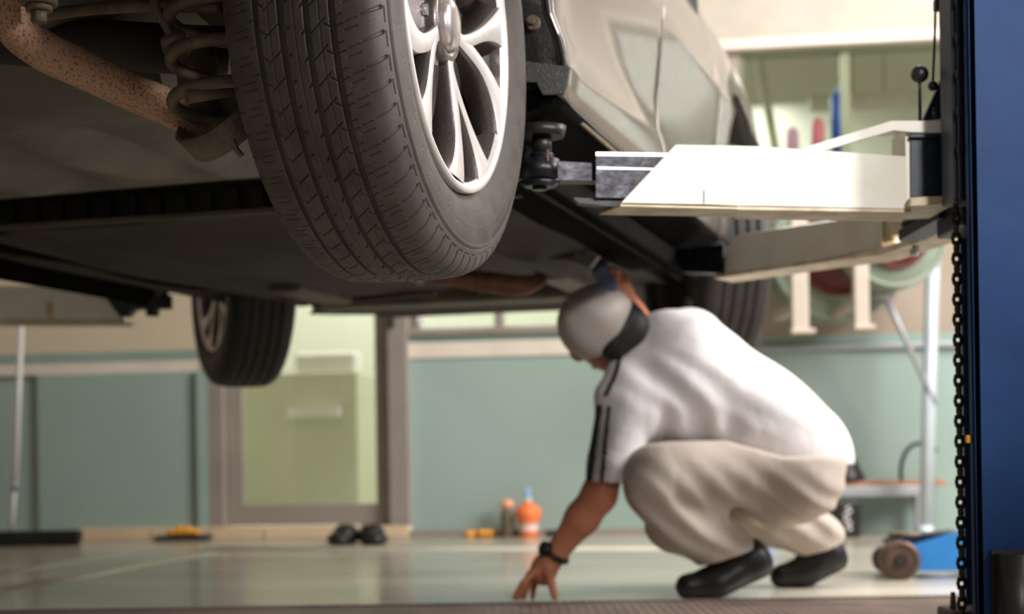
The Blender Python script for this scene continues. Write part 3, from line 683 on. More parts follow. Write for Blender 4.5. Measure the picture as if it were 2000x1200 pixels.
m = MB(); m.prism([an(1164,297,.019), an(1340,300,.019), an(1340,306,.019), an(1164,304,.019)], (.01,.006,0)); m.prism([an(1166,326,.0192), an(1330,330,.0192), an(1330,333,.0192), an(1166,330,.0192)], (0,.001,0)); B(m, 'edge_highlight', M['baresteel'], parent=near)  # thin bright strips standing in for highlights along the tube
m = MB(); m.prism([an(1045,313,.035), an(1166,319,.035), an(1166,353,.035), an(1045,352,.035)], (.01,.04,0)); m.cyl(an(1052,313,.055), an(1052,352,.055), .034, .034, 32); B(m, 'extension_bar', M['steel'], parent=near)
m = MB(); m.cyl(an(1058,352,.055), an(1058,300,.055), .018, .018, 24)
m.cyl(an(1058,300,.055), an(1058,264,.055), .016, .016, 24); m.cyl(an(1058,268,.055), an(1058,248,.055), .036, .040, 32)
for i in range(10): yy = 352-5.2*i; m.cyl(an(1058,yy,.055), an(1058,yy-2,.055), .020, .020, 24)
B(m, 'pad_screw', M['black'], parent=near)
m = MB(); m.cyl(an(1054,366,.055), an(1054,356,.055), .024, .034, 32); m.cyl(an(1054,372,.055), an(1054,366,.055), .012, .012, 16); B(m, 'pad_retainer', M['steel'], parent=near)
m = MB(); m.tube([an(1068+3*(i%2), 300-3.2*i+15, .02) for i in range(8)], .0015, 6, smooth=False); B(m, 'pad_spring', M['rust2'], parent=near)
m = MB(); m.prism([an(1120,386,.03), an(1250,392,.03), an(1200,404,.03), an(1130,396,.03)], (0,.03,0)); B(m, 'tube_stop', M['black'], parent=near)
# far arm
def zf(px): return 3.85-(px-1397)*.00200 if px < 1840 else 2.96
def af(px, py, dz=0): return at(px, py, zf(px)+dz)
m = MB(); m.prism([af(1397,540), af(1440,459), af(1600,434), af(1722,418), af(1722,486), af(1600,508)], (.06,.09,0)); far = B(m, 'swing_arm', M['arm'], 'shaded cream swing arm reaching to the front wheel')
m = MB(); m.prism([af(1395,538), af(1600,506), af(1722,484), af(1835,448), af(1835,458), af(1722,498), af(1600,514), af(1395,544)], (.06,.10,0)); m.prism([af(1500,482,-.006), af(1510,482,-.006), af(1510,526,-.006), af(1500,526,-.006)], (0,.01,0)); m.cyl(af(1828,462), af(1828,448), .042, .042, 32); B(m, 'arm_flange', M['cream'], parent=far)
m = MB(); m.prism([af(1700,420,.02), af(1745,416,.02), af(1745,470,.02), af(1700,480,.02)], (.02,.06,0)); m.prism([af(1742,416,.0), af(1752,416,.0), af(1765,455,.0), af(1742,462,.0)], (.01,.06,0)); B(m, 'arm_web', M['cream'], parent=far)
m = MB(); m.cyl(af(1795,446), af(1795,428), .035, .035, 28); m.cyl(af(1795,428), af(1795,412), .022, .022, 20); B(m, 'pivot_bushing', M['black'], parent=far)
m = MB(); m.ell(af(1804,417,-.03), (.006,.006,.006)); m.cyl(af(1786,500), af(1786,480), .009, .009, 12); B(m, 'pivot_nut', M['baresteel'], parent=far)
m = MB(); m.prism([af(1320,486,-.02), af(1412,478,-.02), af(1412,534,-.02), af(1330,532,-.02)], (.03,.06,0)); B(m, 'inner_tube', M['steel'], parent=far)
m = MB(); m.box((.80, 2.68, at(1870,380,2.68).z-.04), (.10,.16,.05), bev=.004); m.box((.765, 2.85, at(1870,430,2.8).z), (.05,.28,.02)); B(m, 'carriage_yoke', M['navy'])
# foot gear of the column
m = MB(); pb = at(1862, 1180, 2.75); m.box((pb.x+.02, 2.70, .060), (.10,.10,.072), bev=.006); m.cyl(V((pb.x-.02,2.68,.096)), V((pb.x-.02,2.68,.125)), .006, .004, 8); m.box((pb.x+.045,2.68,.115), (.04,.05,.04), bev=.004); B(m, 'foot_bracket', M['under'])
m = MB(); pc = at(1985,1150,2.42); m.cyl((pc.x,2.435,.0), (pc.x,2.435,at(1985,1082,2.43).z), .027, .027, 32); m.box((pc.x+.012,2.4465,at(1985,1100,2.44).z-.11), (.084,.006,.26)); B(m, 'hydraulic_cylinder', M['black'])
m = MB(); m.box((.7155,2.47,at(1893,858,2.47).z), (.006,.01,.012)); B(m, 'yellow_tab', M['yellow'])

# left lift column (only its arm is in view)
llift = empty('vehicle_lift_column', (-2.1, 4.85, 0), 'left lift column whose shaded cream arm enters at the left edge', 'car lift')
B2 = W(llift)
m = MB(); m.box((-2.12, 4.85, 1.45), (.28,.30,2.9), bev=.01); B2(m, 'column', M['blue'])
def a3(px, py, dz=0): return at(px, py, 4.72+dz)
m = MB(); m.prism([a3(-420,556), a3(160,560), a3(196,572), a3(240,627), a3(-420,622)], (.0,.10,0)); la = B2(m, 'swing_arm', M['arm'], 'shaded cream swing arm')
m = MB(); m.prism([a3(-420,621), a3(246,626), a3(238,632), a3(-420,630)], (0,.12,0)); m.prism([a3(90,590,-.005), a3(102,590,-.005), a3(102,628,-.005), a3(90,628,-.005)], (0,.01,0)); B2(m, 'arm_flange', M['cream'], parent=la)
m = MB(); m.prism([a3(195,572,.02), a3(330,576,.02), a3(330,602,.02), a3(262,604,.02), a3(250,618,.02), a3(236,618,.02)], (0,.05,0)); m.cyl(a3(298,618,.05), a3(298,575,.05), .020, .020, 20); m.cyl(a3(298,582,.05), a3(298,560,.05), .045, .05, 24); B2(m, 'lift_pad', M['black'], parent=la)

# ------------------------------------------------------------------ things along the wall
def root_at(name, p, label, cat, group=None): o = empty(name, p, label, cat, 0, group); return W(o)
# squeegee mop, left
b0 = atf(20, 1068)
q = root_at('push_broom', b0, 'white handled broom with black head leaning at the left wall', 'broom')
m = MB(); yb = b0.y; m.cyl(at(22,1045,yb), at(30,938,yb+.01), .0095, .0095, 14); m.cyl(at(30,938,yb+.01), at(43,600,yb+.12), .0125, .0125, 14); q(m, 'handle', M['white'])
m = MB(); m.cyl(at(28,960,yb+.005), at(31,935,yb+.012), .0145, .0145, 14); q(m, 'grip_joint', M['silver'])
m = MB(); m.box((at(60,1060,yb).x, yb, .045), (.46,.07,.05), bev=.012); m.box((at(60,1060,yb).x, yb, .012), (.44,.05,.022)); q(m, 'head', M['black'])
# slippers
def slipper(px, label):
    p = atf(px, 1063); p.y -= .02; q = root_at('slipper', p, label, 'slipper', None)
    sgn = -1 if px < 700 else 1
    m = MB(); m.ell(p+V((0,.02,.018)), (.066,.135,.018)); q(m, 'sole', M['sole'])
    m = MB(); m.ell(p+V((-.008*sgn,.02,.040)), (.060,.09,.050)); m.ell(p+V((.01*sgn,-.05,.025)), (.058,.07,.032)); q(m, 'strap', M['black'])
slipper(672, 'left black slipper on the floor before the glass door'); slipper(730, 'right black slipper on the floor before the glass door')
# orange bottle
def by_wall(px, off): return wp(wq(px, 1040, -off)[0], 0, -off)
p = by_wall(1032, .13)
q = root_at('spray_bottle', p, 'orange spray bottle with white label and blue nozzle by the teal wall', 'bottle')
m = MB(); m.lathe([(0,0),(.040,0),(.044,.01),(.044,.04),(.048,.07),(.060,.09),(.062,.115),(.05,.14),(.022,.155),(.016,.165)], c=p, seg=28); q(m, 'body', M['orange'])
m = MB(); m.lathe([(.0455,.03),(.0465,.065),(.050,.075)], c=p, seg=28); q(m, 'bottle_label', M['label_white'])
m = MB(); m.cyl(p+V((0,0,.160)), p+V((0,0,.178)), .018, .018, 16); q(m, 'neck', M['white'])
m = MB(); m.box(p+V((0,0,.20)), (.03,.024,.045), bev=.008); q(m, 'nozzle', M['nozzle'])
p2 = p+V((-.095,.03,0)); q = root_at('oil_bottle', p2, 'pale orange bottle just left of the orange spray bottle', 'bottle')
m = MB(); m.lathe([(0,0),(.028,0),(.030,.01),(.030,.10),(.022,.13),(.014,.14)], c=p2, seg=24); q(m, 'body', M['dusty'])
m = MB(); m.ell(p2+V((0,0,.15)), (.030,.030,.026)); q(m, 'bottle_cap', M['orange_pale'])
# yellow gloves
def lump(px, py, name, label, cat, mt, sc, n=5, dy=0):
    p = by_wall(px, dy); m = MB()
    for i in range(n):
        a = i*1.9; m.ell(p+V((sc*(-.5+i/(n-1)), .02*math.sin(a), .012+.006*abs(math.sin(a*1.3)))), (sc*.22,.022,.012+.006*abs(math.cos(a))))
    return tag(m.build(name, mt, loc=p), label, cat)
lump(942, 1046, 'work_glove', 'small crumpled yellow glove on the floor by the teal wall', 'glove', M['yellow'], .12, 5, .08)
lump(1092, 1050, 'rag', 'small black rag on the floor behind the wrist', 'rag', M['black'], .09, 4, .10)
p = by_wall(358, .16)
m = MB(); m.box(p+V((0,.0,.011)), (.26,.12,.022), bev=.006); tag(m.build('floor_tray', M['black'], loc=p), 'flat black tray on the floor below the left wall', 'tray')
m = MB()
for i, (dx, hh) in enumerate(((-.05,.03),(-.015,.045),(.02,.045),(.055,.03))): m.ell(p+V((dx,0,.022+hh*.5)), (.026,.024,hh*.5))
tag(m.build('sponge', M['yellow'], loc=p+V((0,0,.022))), 'orange yellow sponge on the flat black tray', 'sponge')

# hose reels on the wall, right
def reel(cx, cy, rpx, label, hose, Y=6.9):
    s = Y/F; c = at(cx, cy, Y); r = rpx*s
    q = root_at('hose_reel', V((c.x, c.y, c.z-r)), label, 'hose reel')
    m = MB(); m.lathe([(r*.2,0),(r*.97,0),(r,.008),(r,.016),(r*.97,.024),(r*.2,.02)], c=c+V((0,-.10,0)), axis='Y', seg=48); m.lathe([(r*.90,0),(r*.93,-.012),(r*.98,-.012),(r,.0)], c=c+V((0,-.10,0)), axis='Y', seg=48); q(m, 'flange', M['drum'])
    m = MB(); m.lathe([(r*.2,0),(r*.97,0),(r,.008),(r*.97,.016),(r*.2,.02)], c=c+V((0,.06,0)), axis='Y', seg=48); q(m, 'flange', M['drum'])
    m = MB()
    for i in range(6): m.lathe([(r*hose-.012, -.008), (r*hose, -.012), (r*hose+.004, 0), (r*hose, .012), (r*hose-.012,.008)], c=c+V((0,-.125+.028*i+.0,0)), axis='Y', seg=40)
    m.lathe([(0,-.13),(r*hose-.01,-.13),(r*hose-.01,.05)], c=c, axis='Y', seg=40); q(m, 'coiled_hose', M['red'], 'dark red hose coil')
    return q
reel(1630, 498, 135, 'large hose reel with dark red coil above the grey rail', .62)
reel(1738, 470, 98, 'hose reel with red coil nearer the blue column', .62, 6.55)
for x0, x1, y0, y1, lb in ((1545,1575,400,648,'left white wall bracket post holding the hose reels'), (1667,1693,400,640,'right white wall bracket post holding the hose reels')):
    Y = 6.3; a = at(x0,y1,Y); b = at(x1,y0,Y); m = MB(); m.box(((a.x+b.x)/2, Y, (a.z+b.z)/2), (b.x-a.x, .05, b.z-a.z), bev=.008); m.box(((a.x+b.x)/2, Y+.25, a.z+.10), ((b.x-a.x)*.6, .5, .03)); m.box(((a.x+b.x)/2+.01, Y-.0, a.z), ((b.x-a.x)*1.4, .06, .02), bev=.005)
    tag(m.build('wall_bracket', M['bracket'], loc=((a.x+b.x)/2, Y, a.z)), lb, 'bracket')
m = MB(); p = at(1688,735,6.3)
# pipe stand
pb = atf(1808, 1040); Yp = 6.72
q = root_at('pipe_stand', at(1808, 1032, Yp), 'pale blue grey upright pipe with diagonal brace behind the floor jack', 'stand')
m = MB(); a = at(1808,1030,Yp); m.cyl(V((a.x,a.y,0.0)), V((a.x,a.y,.05)), .045, .03, 20); m.cyl(V((a.x,a.y,.03)), at(1822,505,Yp), .028, .030, 20); m.tube([at(1822,520,Yp), at(1824,470,Yp), at(1800,440,Yp)], .030, 16); m.cyl(at(1800,520,Yp), at(1830,505,Yp), .04, .04, 16); q(m, 'upright', M['pipe'])
m = MB(); m.cyl(at(1826,790,Yp-.02), at(1696,505,Yp-.02), .011, .016, 14); m.cyl(at(1708,575,Yp-.03), at(1745,580,Yp-.03), .016, .016, 12); q(m, 'brace', M['silver'])
# bench bar, plank and things on it
Yb = 7.0; a = at(1560,962,Yb); b = at(1800,960,Yb)
q = root_at('low_bench', V(((a.x+b.x)/2, Yb, 0)), 'low silver bench frame with wooden plank along the teal wall', 'bench')
m = MB(); m.box(((a.x+b.x)/2, Yb-.05, a.z), (b.x-a.x, .02, .045), bev=.004)
for x in (a.x+.02, b.x-.01): m.box((x, Yb+.02, a.z/2), (.03,.03,a.z), bev=.003)
q(m, 'frame', M['silver'])
zt_ = a.z+.024; m = MB(); e = at(1842,945,Yb); m.box(((a.x+e.x)/2, Yb+.03, zt_+.011), (e.x-a.x, .16, .022), bev=.003); q(m, 'plank', M['wood'])
p = at(1655, 940, Yb); p = V((p.x, Yb+.02, zt_+.022)); m = MB(); m.lathe([(0,0),(.085,0),(.08,.02),(.045,.095),(.03,.12),(.0,.125)], c=p, seg=28); tag(m.build('funnel', M['black'], loc=p), 'black cone shaped funnel standing on the low bench', 'funnel')
p = V((at(1652,1040,Yb-.16).x, Yb-.18, 0)); q = root_at('oil_can', p, 'black can with white script standing on the floor under the bench', 'can')
hh = at(1650,968,Yb-.18).z-.025; m = MB(); m.box(p+V((0,0,hh/2)), (.108,.08,hh), bev=.01); q(m, 'body', M['black'])
m = MB(); P = []
for i in range(40):
    t = i/39; P.append(p+V((-.004+.013*math.sin(t*26)+.006*math.sin(t*9), -.0415, .03+t*(hh-.05))))
m.tube(P, .0030, 6, sub=3); q(m, 'script_lettering', M['white'])
m = MB(); c = at(1795, 925, Yb-.13); m.tube([c+V((.08*math.cos(a), 0, .13*math.sin(a))) for a in np.linspace(R_(195), R_(60), 12)]+[c+V((.08,0,.10))], .009, 10); m.v = [v for v in m.v]
tag(m.build('hose', M['steel'], loc=c+V((0,0,-.04))), 'dark curved hose arching over the low bench', 'hose')

# floor jack
jy = 4.80; jb = atf(1765, 1132); jy = jb.y
q = root_at('floor_jack', V((jb.x+.12, jy, 0)), 'bright blue trolley jack on the floor beside the blue column', 'jack')
def J(px, py, dz=0): return at(px, py, jy+dz)
r = 38*jy/F; m = MB(); wc = J(1757,1095); wc.z = r
m.cyl(wc+V((0,-.02,0)), wc+V((0,.02,0)), r, r, 40); m.lathe([(r*.72,-.022),(r*.98,-.022),(r,-.018)], c=wc, axis='Y', seg=40); q(m, 'front_wheel', M['wheelrust'])
m = MB(); m.lathe([(0,-.014),(r*.72,-.008),(r*.74,-.0225),(r*.78,-.0225)], c=wc, axis='Y', seg=40, mi=0); m.cyl(wc+V((0,-.03,0)), wc+V((0,-.01,0)), r*.3, r*.34, 24); q(m, 'wheel_hub', M['under2'])
m = MB(); m.cyl(wc+V((.02,.22,-r*.25)), wc+V((.02,.26,-r*.25)), r*.75, r*.75, 40); q(m, 'rear_side_wheel', M['wheelrust'])
m = MB(); m.prism([J(1775,1068), J(1885,1036), J(2010,1030), J(2010,1110), J(1885,1116), J(1795,1116), J(1785,1100)], (0,.02,0)); m.prism([J(1775,1068,.2), J(1885,1036,.2), J(2010,1030,.2), J(2010,1112,.2), J(1885,1116,.2), J(1795,1116,.2)], (0,.02,0)); q(m, 'side_frame', M['jack'])
m = MB(); m.prism([J(1745,1062,.03), J(1770,1048,.03), J(1885,1040,.03), J(1885,1070,.03), J(1770,1080,.03)], (0,.16,0)); q(m, 'lifting_arm', M['navy'])
m = MB(); m.cyl(J(1768,1052,.11), J(1768,1040,.11), .045, .05, 28); q(m, 'saddle', M['dusty'])
m = MB(); m.cyl(V((J(1930,1100).x, jy-.0, .03)), V((J(1930,1100).x, jy+.2, .03)), .03, .03, 20); q(m, 'rear_caster', M['wheelrust'])
# blue tray behind man
p = atf(1475, 1062); m = MB(); m.box(p+V((0,.15,.05)), (.20,.14,.1), bev=.01); tag(m.build('parts_bin', M['jack'], loc=p+V((0,.15,0))), 'small blue parts bin on the floor, seen between the legs', 'bin')
# bottles behind the upper right window
def bot(px, y0, y1, wpx, mt, capm, label):
    off = .35; q0, z0 = wq(px, y1, off); _, z1 = wq(px, y0, off); rr_ = wpx/2*7.4/F; p = wp(q0, zGb, off); H = z1-zGb
    qq = root_at('bottle', p, label, 'bottle'); m = MB(); m.lathe([(0,0),(rr_,0),(rr_,H*.90),(rr_*.8,H*.94)], c=p, seg=24); qq(m, 'body', mt)
    m = MB(); m.cyl(p+V((0,0,H*.94)), p+V((0,0,H)), rr_*.75, rr_*.6, 16); qq(m, 'bottle_cap', capm)
bot(1548, 250, 285, 24, M['lilac'], M['lilac'], 'lilac bottle on the shelf behind the upper window')
bot(1598, 232, 285, 26, M['pink'], M['pink'], 'pink bottle on the shelf behind the upper window')
bot(1638, 172, 270, 30, M['bluebottle'], M['nozzle'], 'tall dark blue bottle behind the upper window')
m = MB(); wbox(m, qe, qf, zGb-.04, zGb-.001, .16, .55); tag(m.build('window_shelf', M['officewall'], loc=wp((qe+qf)/2, zGb-.04, .3)), 'pale shelf behind the upper right window', 'shelf')
m = MB(); a = wq(1582,216,.9); b = wq(1800,186,.9); wbox(m, a[0], b[0], a[1]+.0, a[1]+.07, .85, .95); wbox(m, a[0]+.2, a[0]+.22, a[1]+.07, 3.3, .89, .91); wbox(m, b[0]-.2, b[0]-.18, a[1]+.07, 3.3, .89, .91); tag(m.build('pelmet', M['lintel'], loc=wp((a[0]+b[0])/2, a[1], .9)), 'cream rail across the room behind the upper window', 'rail')
m = MB(); a = wq(1470,110,1.2); m.prism([wp(*wq(1465,60,1.2),1.2), wp(*wq(1482,60,1.2),1.2), wp(wq(1640,285,1.2)[0],.012,1.2), wp(wq(1622,285,1.2)[0],.012,1.2)], WN*.03); tag(m.build('leaning_board', M['officegreen'], loc=wp(*wq(1500,285,1.2),1.2)), 'green leaning board behind the upper window', 'board')
# invented cabinet and white pieces standing in for reflections in the door glass
q0_, z0_ = wq(490,990,1.6); q1_, z1_ = wq(745,760,1.6)
m = MB(); zc_ = wq(600,728,1.55)[1]; wbox(m, q0_-.2, q1_-.12, .012, zc_, 1.5, 2.0, bev=.01); tag(m.build('invented_cabinet', M['officegreen'], loc=wp((q0_+q1_)/2, .012, 1.7)), 'invented olive green cabinet carrying the reflection stand-ins behind the glass door', 'cabinet')
a = wq(560,722,1.4); b = wq(680,690,1.4); m = MB(); wbox(m, a[0], b[0], zc_, b[1]+.02, 1.55, 1.75, bev=.02); o = tag(m.build('reflection_block', M['white'], loc=wp((a[0]+b[0])/2, a[1], 1.7)), 'white block standing in for the upper reflection in the door glass', 'box')
a = wq(548,815,1.3); b = wq(650,792,1.3); m = MB(); wbox(m, a[0], b[0], a[1], b[1], 1.42, 1.498); tag(m.build('reflection_strip', M['white'], loc=wp((a[0]+b[0])/2, a[1], 1.4)), 'white strip standing in for the lower reflection in the door glass', 'sign')
a = wq(738,972,.35); m = MB(); c = wp(a[0], .012, .35); m.ell(c+V((0,0,.035)), (.09,.06,.035)); tag(m.build('shoe', M['black'], loc=c), 'black shoe on the office floor just inside the glass door', 'shoe')

# ribbed mat in the foreground
m = MB(); y0 = 3.0; y1 = atf(1000, 1186).y; m.box((0, (y0+y1)/2, .004), (3.4, y1-y0, .008))
x = -1.65
while x < 1.66:
    m.box((x, (y0+y1)/2, .0085), (.012, y1-y0, .0015)); x += .022
m.box((0, y1-.012, .006), (3.4, .024, .013)); tag(m.build('rubber_mat', M['mat'], loc=(0,(y0+y1)/2,0)), 'brown ribbed rubber mat strip along the bottom edge', 'mat')

# ------------------------------------------------------------------ person
class SDF:
    def __init__(s, lo, hi, h):
        s.lo = np.array(lo); s.h = h; s.n = np.ceil((np.array(hi)-s.lo)/h).astype(int)+1
        s.d = np.full(s.n, .2, dtype=np.float32)
    def axes(s, sl): return [s.lo[i]+s.h*np.arange(sl[i].start, sl[i].stop) for i in range(3)]
    def block(s, lo, hi):
        a = np.clip(np.floor((np.array(lo)-s.lo)/s.h).astype(int), 0, s.n-1); b = np.clip(np.ceil((np.array(hi)-s.lo)/s.h).astype(int)+1, 1, s.n)
        return tuple(slice(int(x), int(max(y,x+1))) for x, y in zip(a, b))
    def smin(s, sl, e, k):
        d = s.d[sl]; hh = np.clip(.5+.5*(e-d)/k, 0, 1); s.d[sl] = e*(1-hh)+d*hh - k*hh*(1-hh)
    def cone(s, a, ra, b, rb, k=.02, fl=None):
        a = np.array(a); b = np.array(b); mg = max(ra,rb)+k*1.5+.02; sl = s.block(np.minimum(a,b)-mg, np.maximum(a,b)+mg)
        x,y,z = np.meshgrid(*s.axes(sl), indexing='ij'); v = b-a
        t = np.clip(((x-a[0])*v[0]+(y-a[1])*v[1]+(z-a[2])*v[2])/(v@v+1e-9), 0, 1)
        e = np.sqrt((x-a[0]-t*v[0])**2+(y-a[1]-t*v[1])**2+(z-a[2]-t*v[2])**2)-(ra+(rb-ra)*t)
        s.smin(sl, e, k); return s
    def ell(s, c, rad, R=None, k=.02):
        c = np.array(c); rad = np.array(rad); mg = max(rad)+k*1.5+.02; sl = s.block(c-mg, c+mg)
        x,y,z = np.meshgrid(*s.axes(sl), indexing='ij'); P = np.stack([x-c[0],y-c[1],z-c[2]], -1)
        if R is not None: P = P @ np.array(R)
        k0 = np.linalg.norm(P/rad, axis=-1); k1 = np.linalg.norm(P/rad**2, axis=-1); e = k0*(k0-1)/np.maximum(k1, 1e-6)
        s.smin(sl, e, k); return s
    def full(s): return np.meshgrid(*[s.lo[i]+s.h*np.arange(s.n[i]) for i in range(3)], indexing='ij')
    def cutmax(s, e, k=.01):
        d = s.d; hh = np.clip(.5-.5*(e-d)/k, 0, 1); s.d = (e*(1-hh)+d*hh + k*hh*(1-hh)).astype(np.float32); return s
    def mesh(s):
        d = s.d; n = d.shape; ins = d < 0
        c = [ins[i:n[0]-1+i, j:n[1]-1+j, k:n[2]-1+k] for i in (0,1) for j in (0,1) for k in (0,1)]
        cnt = sum(x.astype(np.int8) for x in c); act = (cnt > 0)&(cnt < 8)
        idx = -np.ones(act.shape, dtype=np.int64); I = np.argwhere(act); idx[act] = np.arange(len(I))
        acc = np.zeros((len(I),3)); num = np.zeros(len(I)); off = [(i,j,k) for i in (0,1) for j in (0,1) for k in (0,1)]
        for p in range(8):
            for q in range(p+1, 8):
                a = np.array(off[p]); b = np.array(off[q])
                if abs(a-b).sum() != 1: continue
                da = d[I[:,0]+a[0], I[:,1]+a[1], I[:,2]+a[2]]; db = d[I[:,0]+b[0], I[:,1]+b[1], I[:,2]+b[2]]
                m_ = (da < 0) != (db < 0); t = da/np.where(m_, da-db, 1); pos = a+(b-a)*t[:,None]
                acc += np.where(m_[:,None], pos, 0); num += m_
        V_ = (I+acc/num[:,None])*s.h+s.lo; Fq = []
        for ax in range(3):
            sl0 = [slice(1, n[i]-1) for i in range(3)]; sl0[ax] = slice(0, n[ax]-1); sl1 = list(sl0); sl1[ax] = slice(1, n[ax])
            A = ins[tuple(sl0)]; Bx = ins[tuple(sl1)]; E = np.argwhere(A != Bx); base = E.copy()
            for i in range(3):
                if i != ax: base[:,i] += 1
            u, v = [(1,2),(2,0),(0,1)][ax]; du = np.zeros(3,int); du[u] = 1; dv = np.zeros(3,int); dv[v] = 1
            qd = np.stack([idx[tuple((base-du-dv).T)], idx[tuple((base-dv).T)], idx[tuple(base.T)], idx[tuple((base-du).T)]], 1)
            fl = ~A[tuple(E.T)]; qd[fl] = qd[fl][:, ::-1]; Fq.append(qd)
        return V_, np.concatenate(Fq)
A = lambda px, py, Y: np.array(at(px, py, Y))
pm = empty('person', (at(1440,1160,4.0).x, 4.1, 0), 'person crouching beneath the car in white shirt and cap, fingertips on the floor', 'person')
PL = np.array(pm.location)
def sdf_obj(sd, name, mats, label=None, mif=None, smooth=0):
    v, f = sd.mesh(); mi = None
    if mif is not None:
        ce = v[f].mean(1); mi = mif(ce)
    me = np_mesh(name, v-PL, f, mats, mi=mi); o = D.objects.new(name, me); COL.objects.link(o); o.parent = pm
    if smooth:
        md = o.modifiers.new('smooth', 'SMOOTH'); md.iterations = smooth; md.factor = .5
    if label: o['label'] = label
    return o
PV = A(1548,905,4.10); WA = A(1470,835,4.08); CH = A(1335,735,4.04); SN = A(1222,790,3.92); SF = A(1345,668,4.16); NK = A(1262,672,4.02)
HD = A(1172,642,3.97); EL = A(1170,968,3.90); WR = A(1084,1084,3.95); EF = A(1262,655,4.26); HF = A(1216,575,4.02)
KN = A(1272,932,3.86); AN = A(1415,1085,4.02); KF = A(1425,985,4.30); AF = A(1592,1062,4.30)
# head frame
cd = Vector((-.72,-.30,.58)).normalized(); fd = Vector((-.50,.50,-.60)); fd = (fd-cd*fd.dot(cd)).normalized(); sd_ = fd.cross(cd).normalized()
HR = np.array([list(sd_), list(fd), list(cd)]).T           # columns: side, face, crown
def hp(s_, f_, c_): return HD + HR @ np.array([s_, f_, c_])
body = SDF((at(980,0,4).x-.05, 3.70, -.02), (at(1680,0,4.3).x, 4.60, at(0,480,4.1).z+.08), .0042)
b = body
b.ell(HD, (.074,.092,.100), HR, .01); b.ell(hp(0,.02,-.065), (.052,.065,.055), HR, .03)
b.ell(hp(0,.098,-.012), (.011,.018,.022), HR, .012); b.ell(hp(0,.085,-.062), (.024,.012,.008), HR, .006)           # nose, lips
for sg in (-1,1):
    b.ell(hp(sg*.03,.082,.018), (.013,.010,.008), HR, .004); b.ell(hp(sg*.076,-.005,-.01), (.008,.018,.030), HR, .006)       # eyes, ears
b.cone(hp(0,-.02,-.07), .052, NK, .056, .03)
b.cone(NK, .06, CH, .11, .05); b.cone(CH, .12, WA, .11, .05); b.cone(WA, .11, PV, .12, .05); b.cone(SN, .055, NK, .05, .04); b.cone(SF, .055, NK, .05, .04)
b.cone(SN, .050, EL, .041, .02); b.cone(EL, .043, EL*.62+WR*.38, .041, .02); b.cone(EL*.62+WR*.38, .041, WR, .027, .02)
b.cone(SF, .048, EF, .042, .02); b.cone(EF, .042, HF, .027, .02)
b.cone(PV, .10, KN, .06, .03); b.cone(KN, .06, AN, .042, .02); b.cone(PV+np.array([0,.12,0]), .09, KF, .06, .03); b.cone(KF, .06, AF, .042, .02)
b.cone(AN, .035, A(1400,1145,4.0), .03, .02); b.cone(AF, .035, A(1580,1125,4.3), .03, .02)
# near hand: palm, four bent fingers, thumb
PM = A(1062,1114,3.965); b.ell(PM, (.030,.036,.040), None, .018); b.cone(WR, .026, PM, .028, .02)
for (kx,ky,kz),(mx,my,mz),(tx,ty,tz),r0 in (((1040,1120,3.930),(1022,1140,3.915),(1004,1168,3.925),.0090),((1036,1124,3.955),(1020,1146,3.945),(1010,1169,3.955),.0095),((1040,1130,3.985),(1028,1150,3.980),(1022,1169,3.985),.0090),((1048,1134,4.010),(1042,1150,4.012),(1040,1169,4.015),.0080)):
    K = A(kx,ky,kz); Mm = A(mx,my,mz); T_ = A(tx,ty,tz); b.cone(PM, .016, K, .012, .010); b.cone(K, r0+.001, Mm, r0, .004); b.cone(Mm, r0, T_, r0-.0018, .003)
b.cone(A(1068,1112,3.94), .016, A(1076,1138,3.90), .0115, .008); b.cone(A(1076,1138,3.90), .011, A(1084,1167,3.895), .009, .004)
# far hand around the lamp
LP = A(1181,550,3.92); PH = A(1210,558,4.0); b.ell(PH, (.022,.030,.036), None, .015); b.cone(HF, .026, PH, .024, .02)
for i in range(4):
    z_ = .028-.017*i; K = PH+np.array([-.004,-.02,z_+.0]); Mm = K+np.array([-.010,-.034,.004]); T_ = Mm+np.array([-.030,-.012,.0]); b.cone(PH+np.array([0,0,z_*.6]), .012, K, .010, .006); b.cone(K, .0088, Mm, .0084, .003); b.cone(Mm, .0082, T_, .0070, .003)
b.cone(PH+np.array([0,0,.01]), .012, PH+np.array([-.02,.02,.04]), .0095, .006); b.cone(PH+np.array([-.02,.02,.04]), .0092, PH+np.array([-.045,.015,.05]), .008, .004)
sdf_obj(body, 'body', M['skin'], smooth=1)
# shirt
sh = SDF((at(1120,0,3.9).x-.02, 3.70, .25), (at(1660,0,4.2).x+.02, 4.46, at(0,560,4.2).z+.02), .005)
sh.cone(CH, .165, WA, .160, .05); sh.cone(WA, .158, PV+np.array([.0,0,.012]), .158, .05); sh.ell(CH+np.array([-.02,0,-.02]), (.17,.16,.16), None, .05)
sh.cone(SN+np.array([.02,.02,-.01]), .085, SF+np.array([0,0,-.005]), .098, .06); sh.cone(NK+np.array([.035,.0,-.0]), .070, CH, .14, .05)
SE = A(1192,938,3.90); sh.cone(SN, .070, SE, .066, .02); sh.cone(SF, .078, A(1292,655,4.22), .062, .02); sh.cone(SN+np.array([-.01,0,.03]), .062, NK, .055, .03)
X, Y, Z = sh.full()
def noise3(x,y,z,f): return np.sin(x*f+1.3*np.sin(y*f*.7))*np.sin(y*f*.9+1.1*np.sin(z*f*.8))+np.sin(z*f*1.1+1.7*np.sin(x*f*.6))
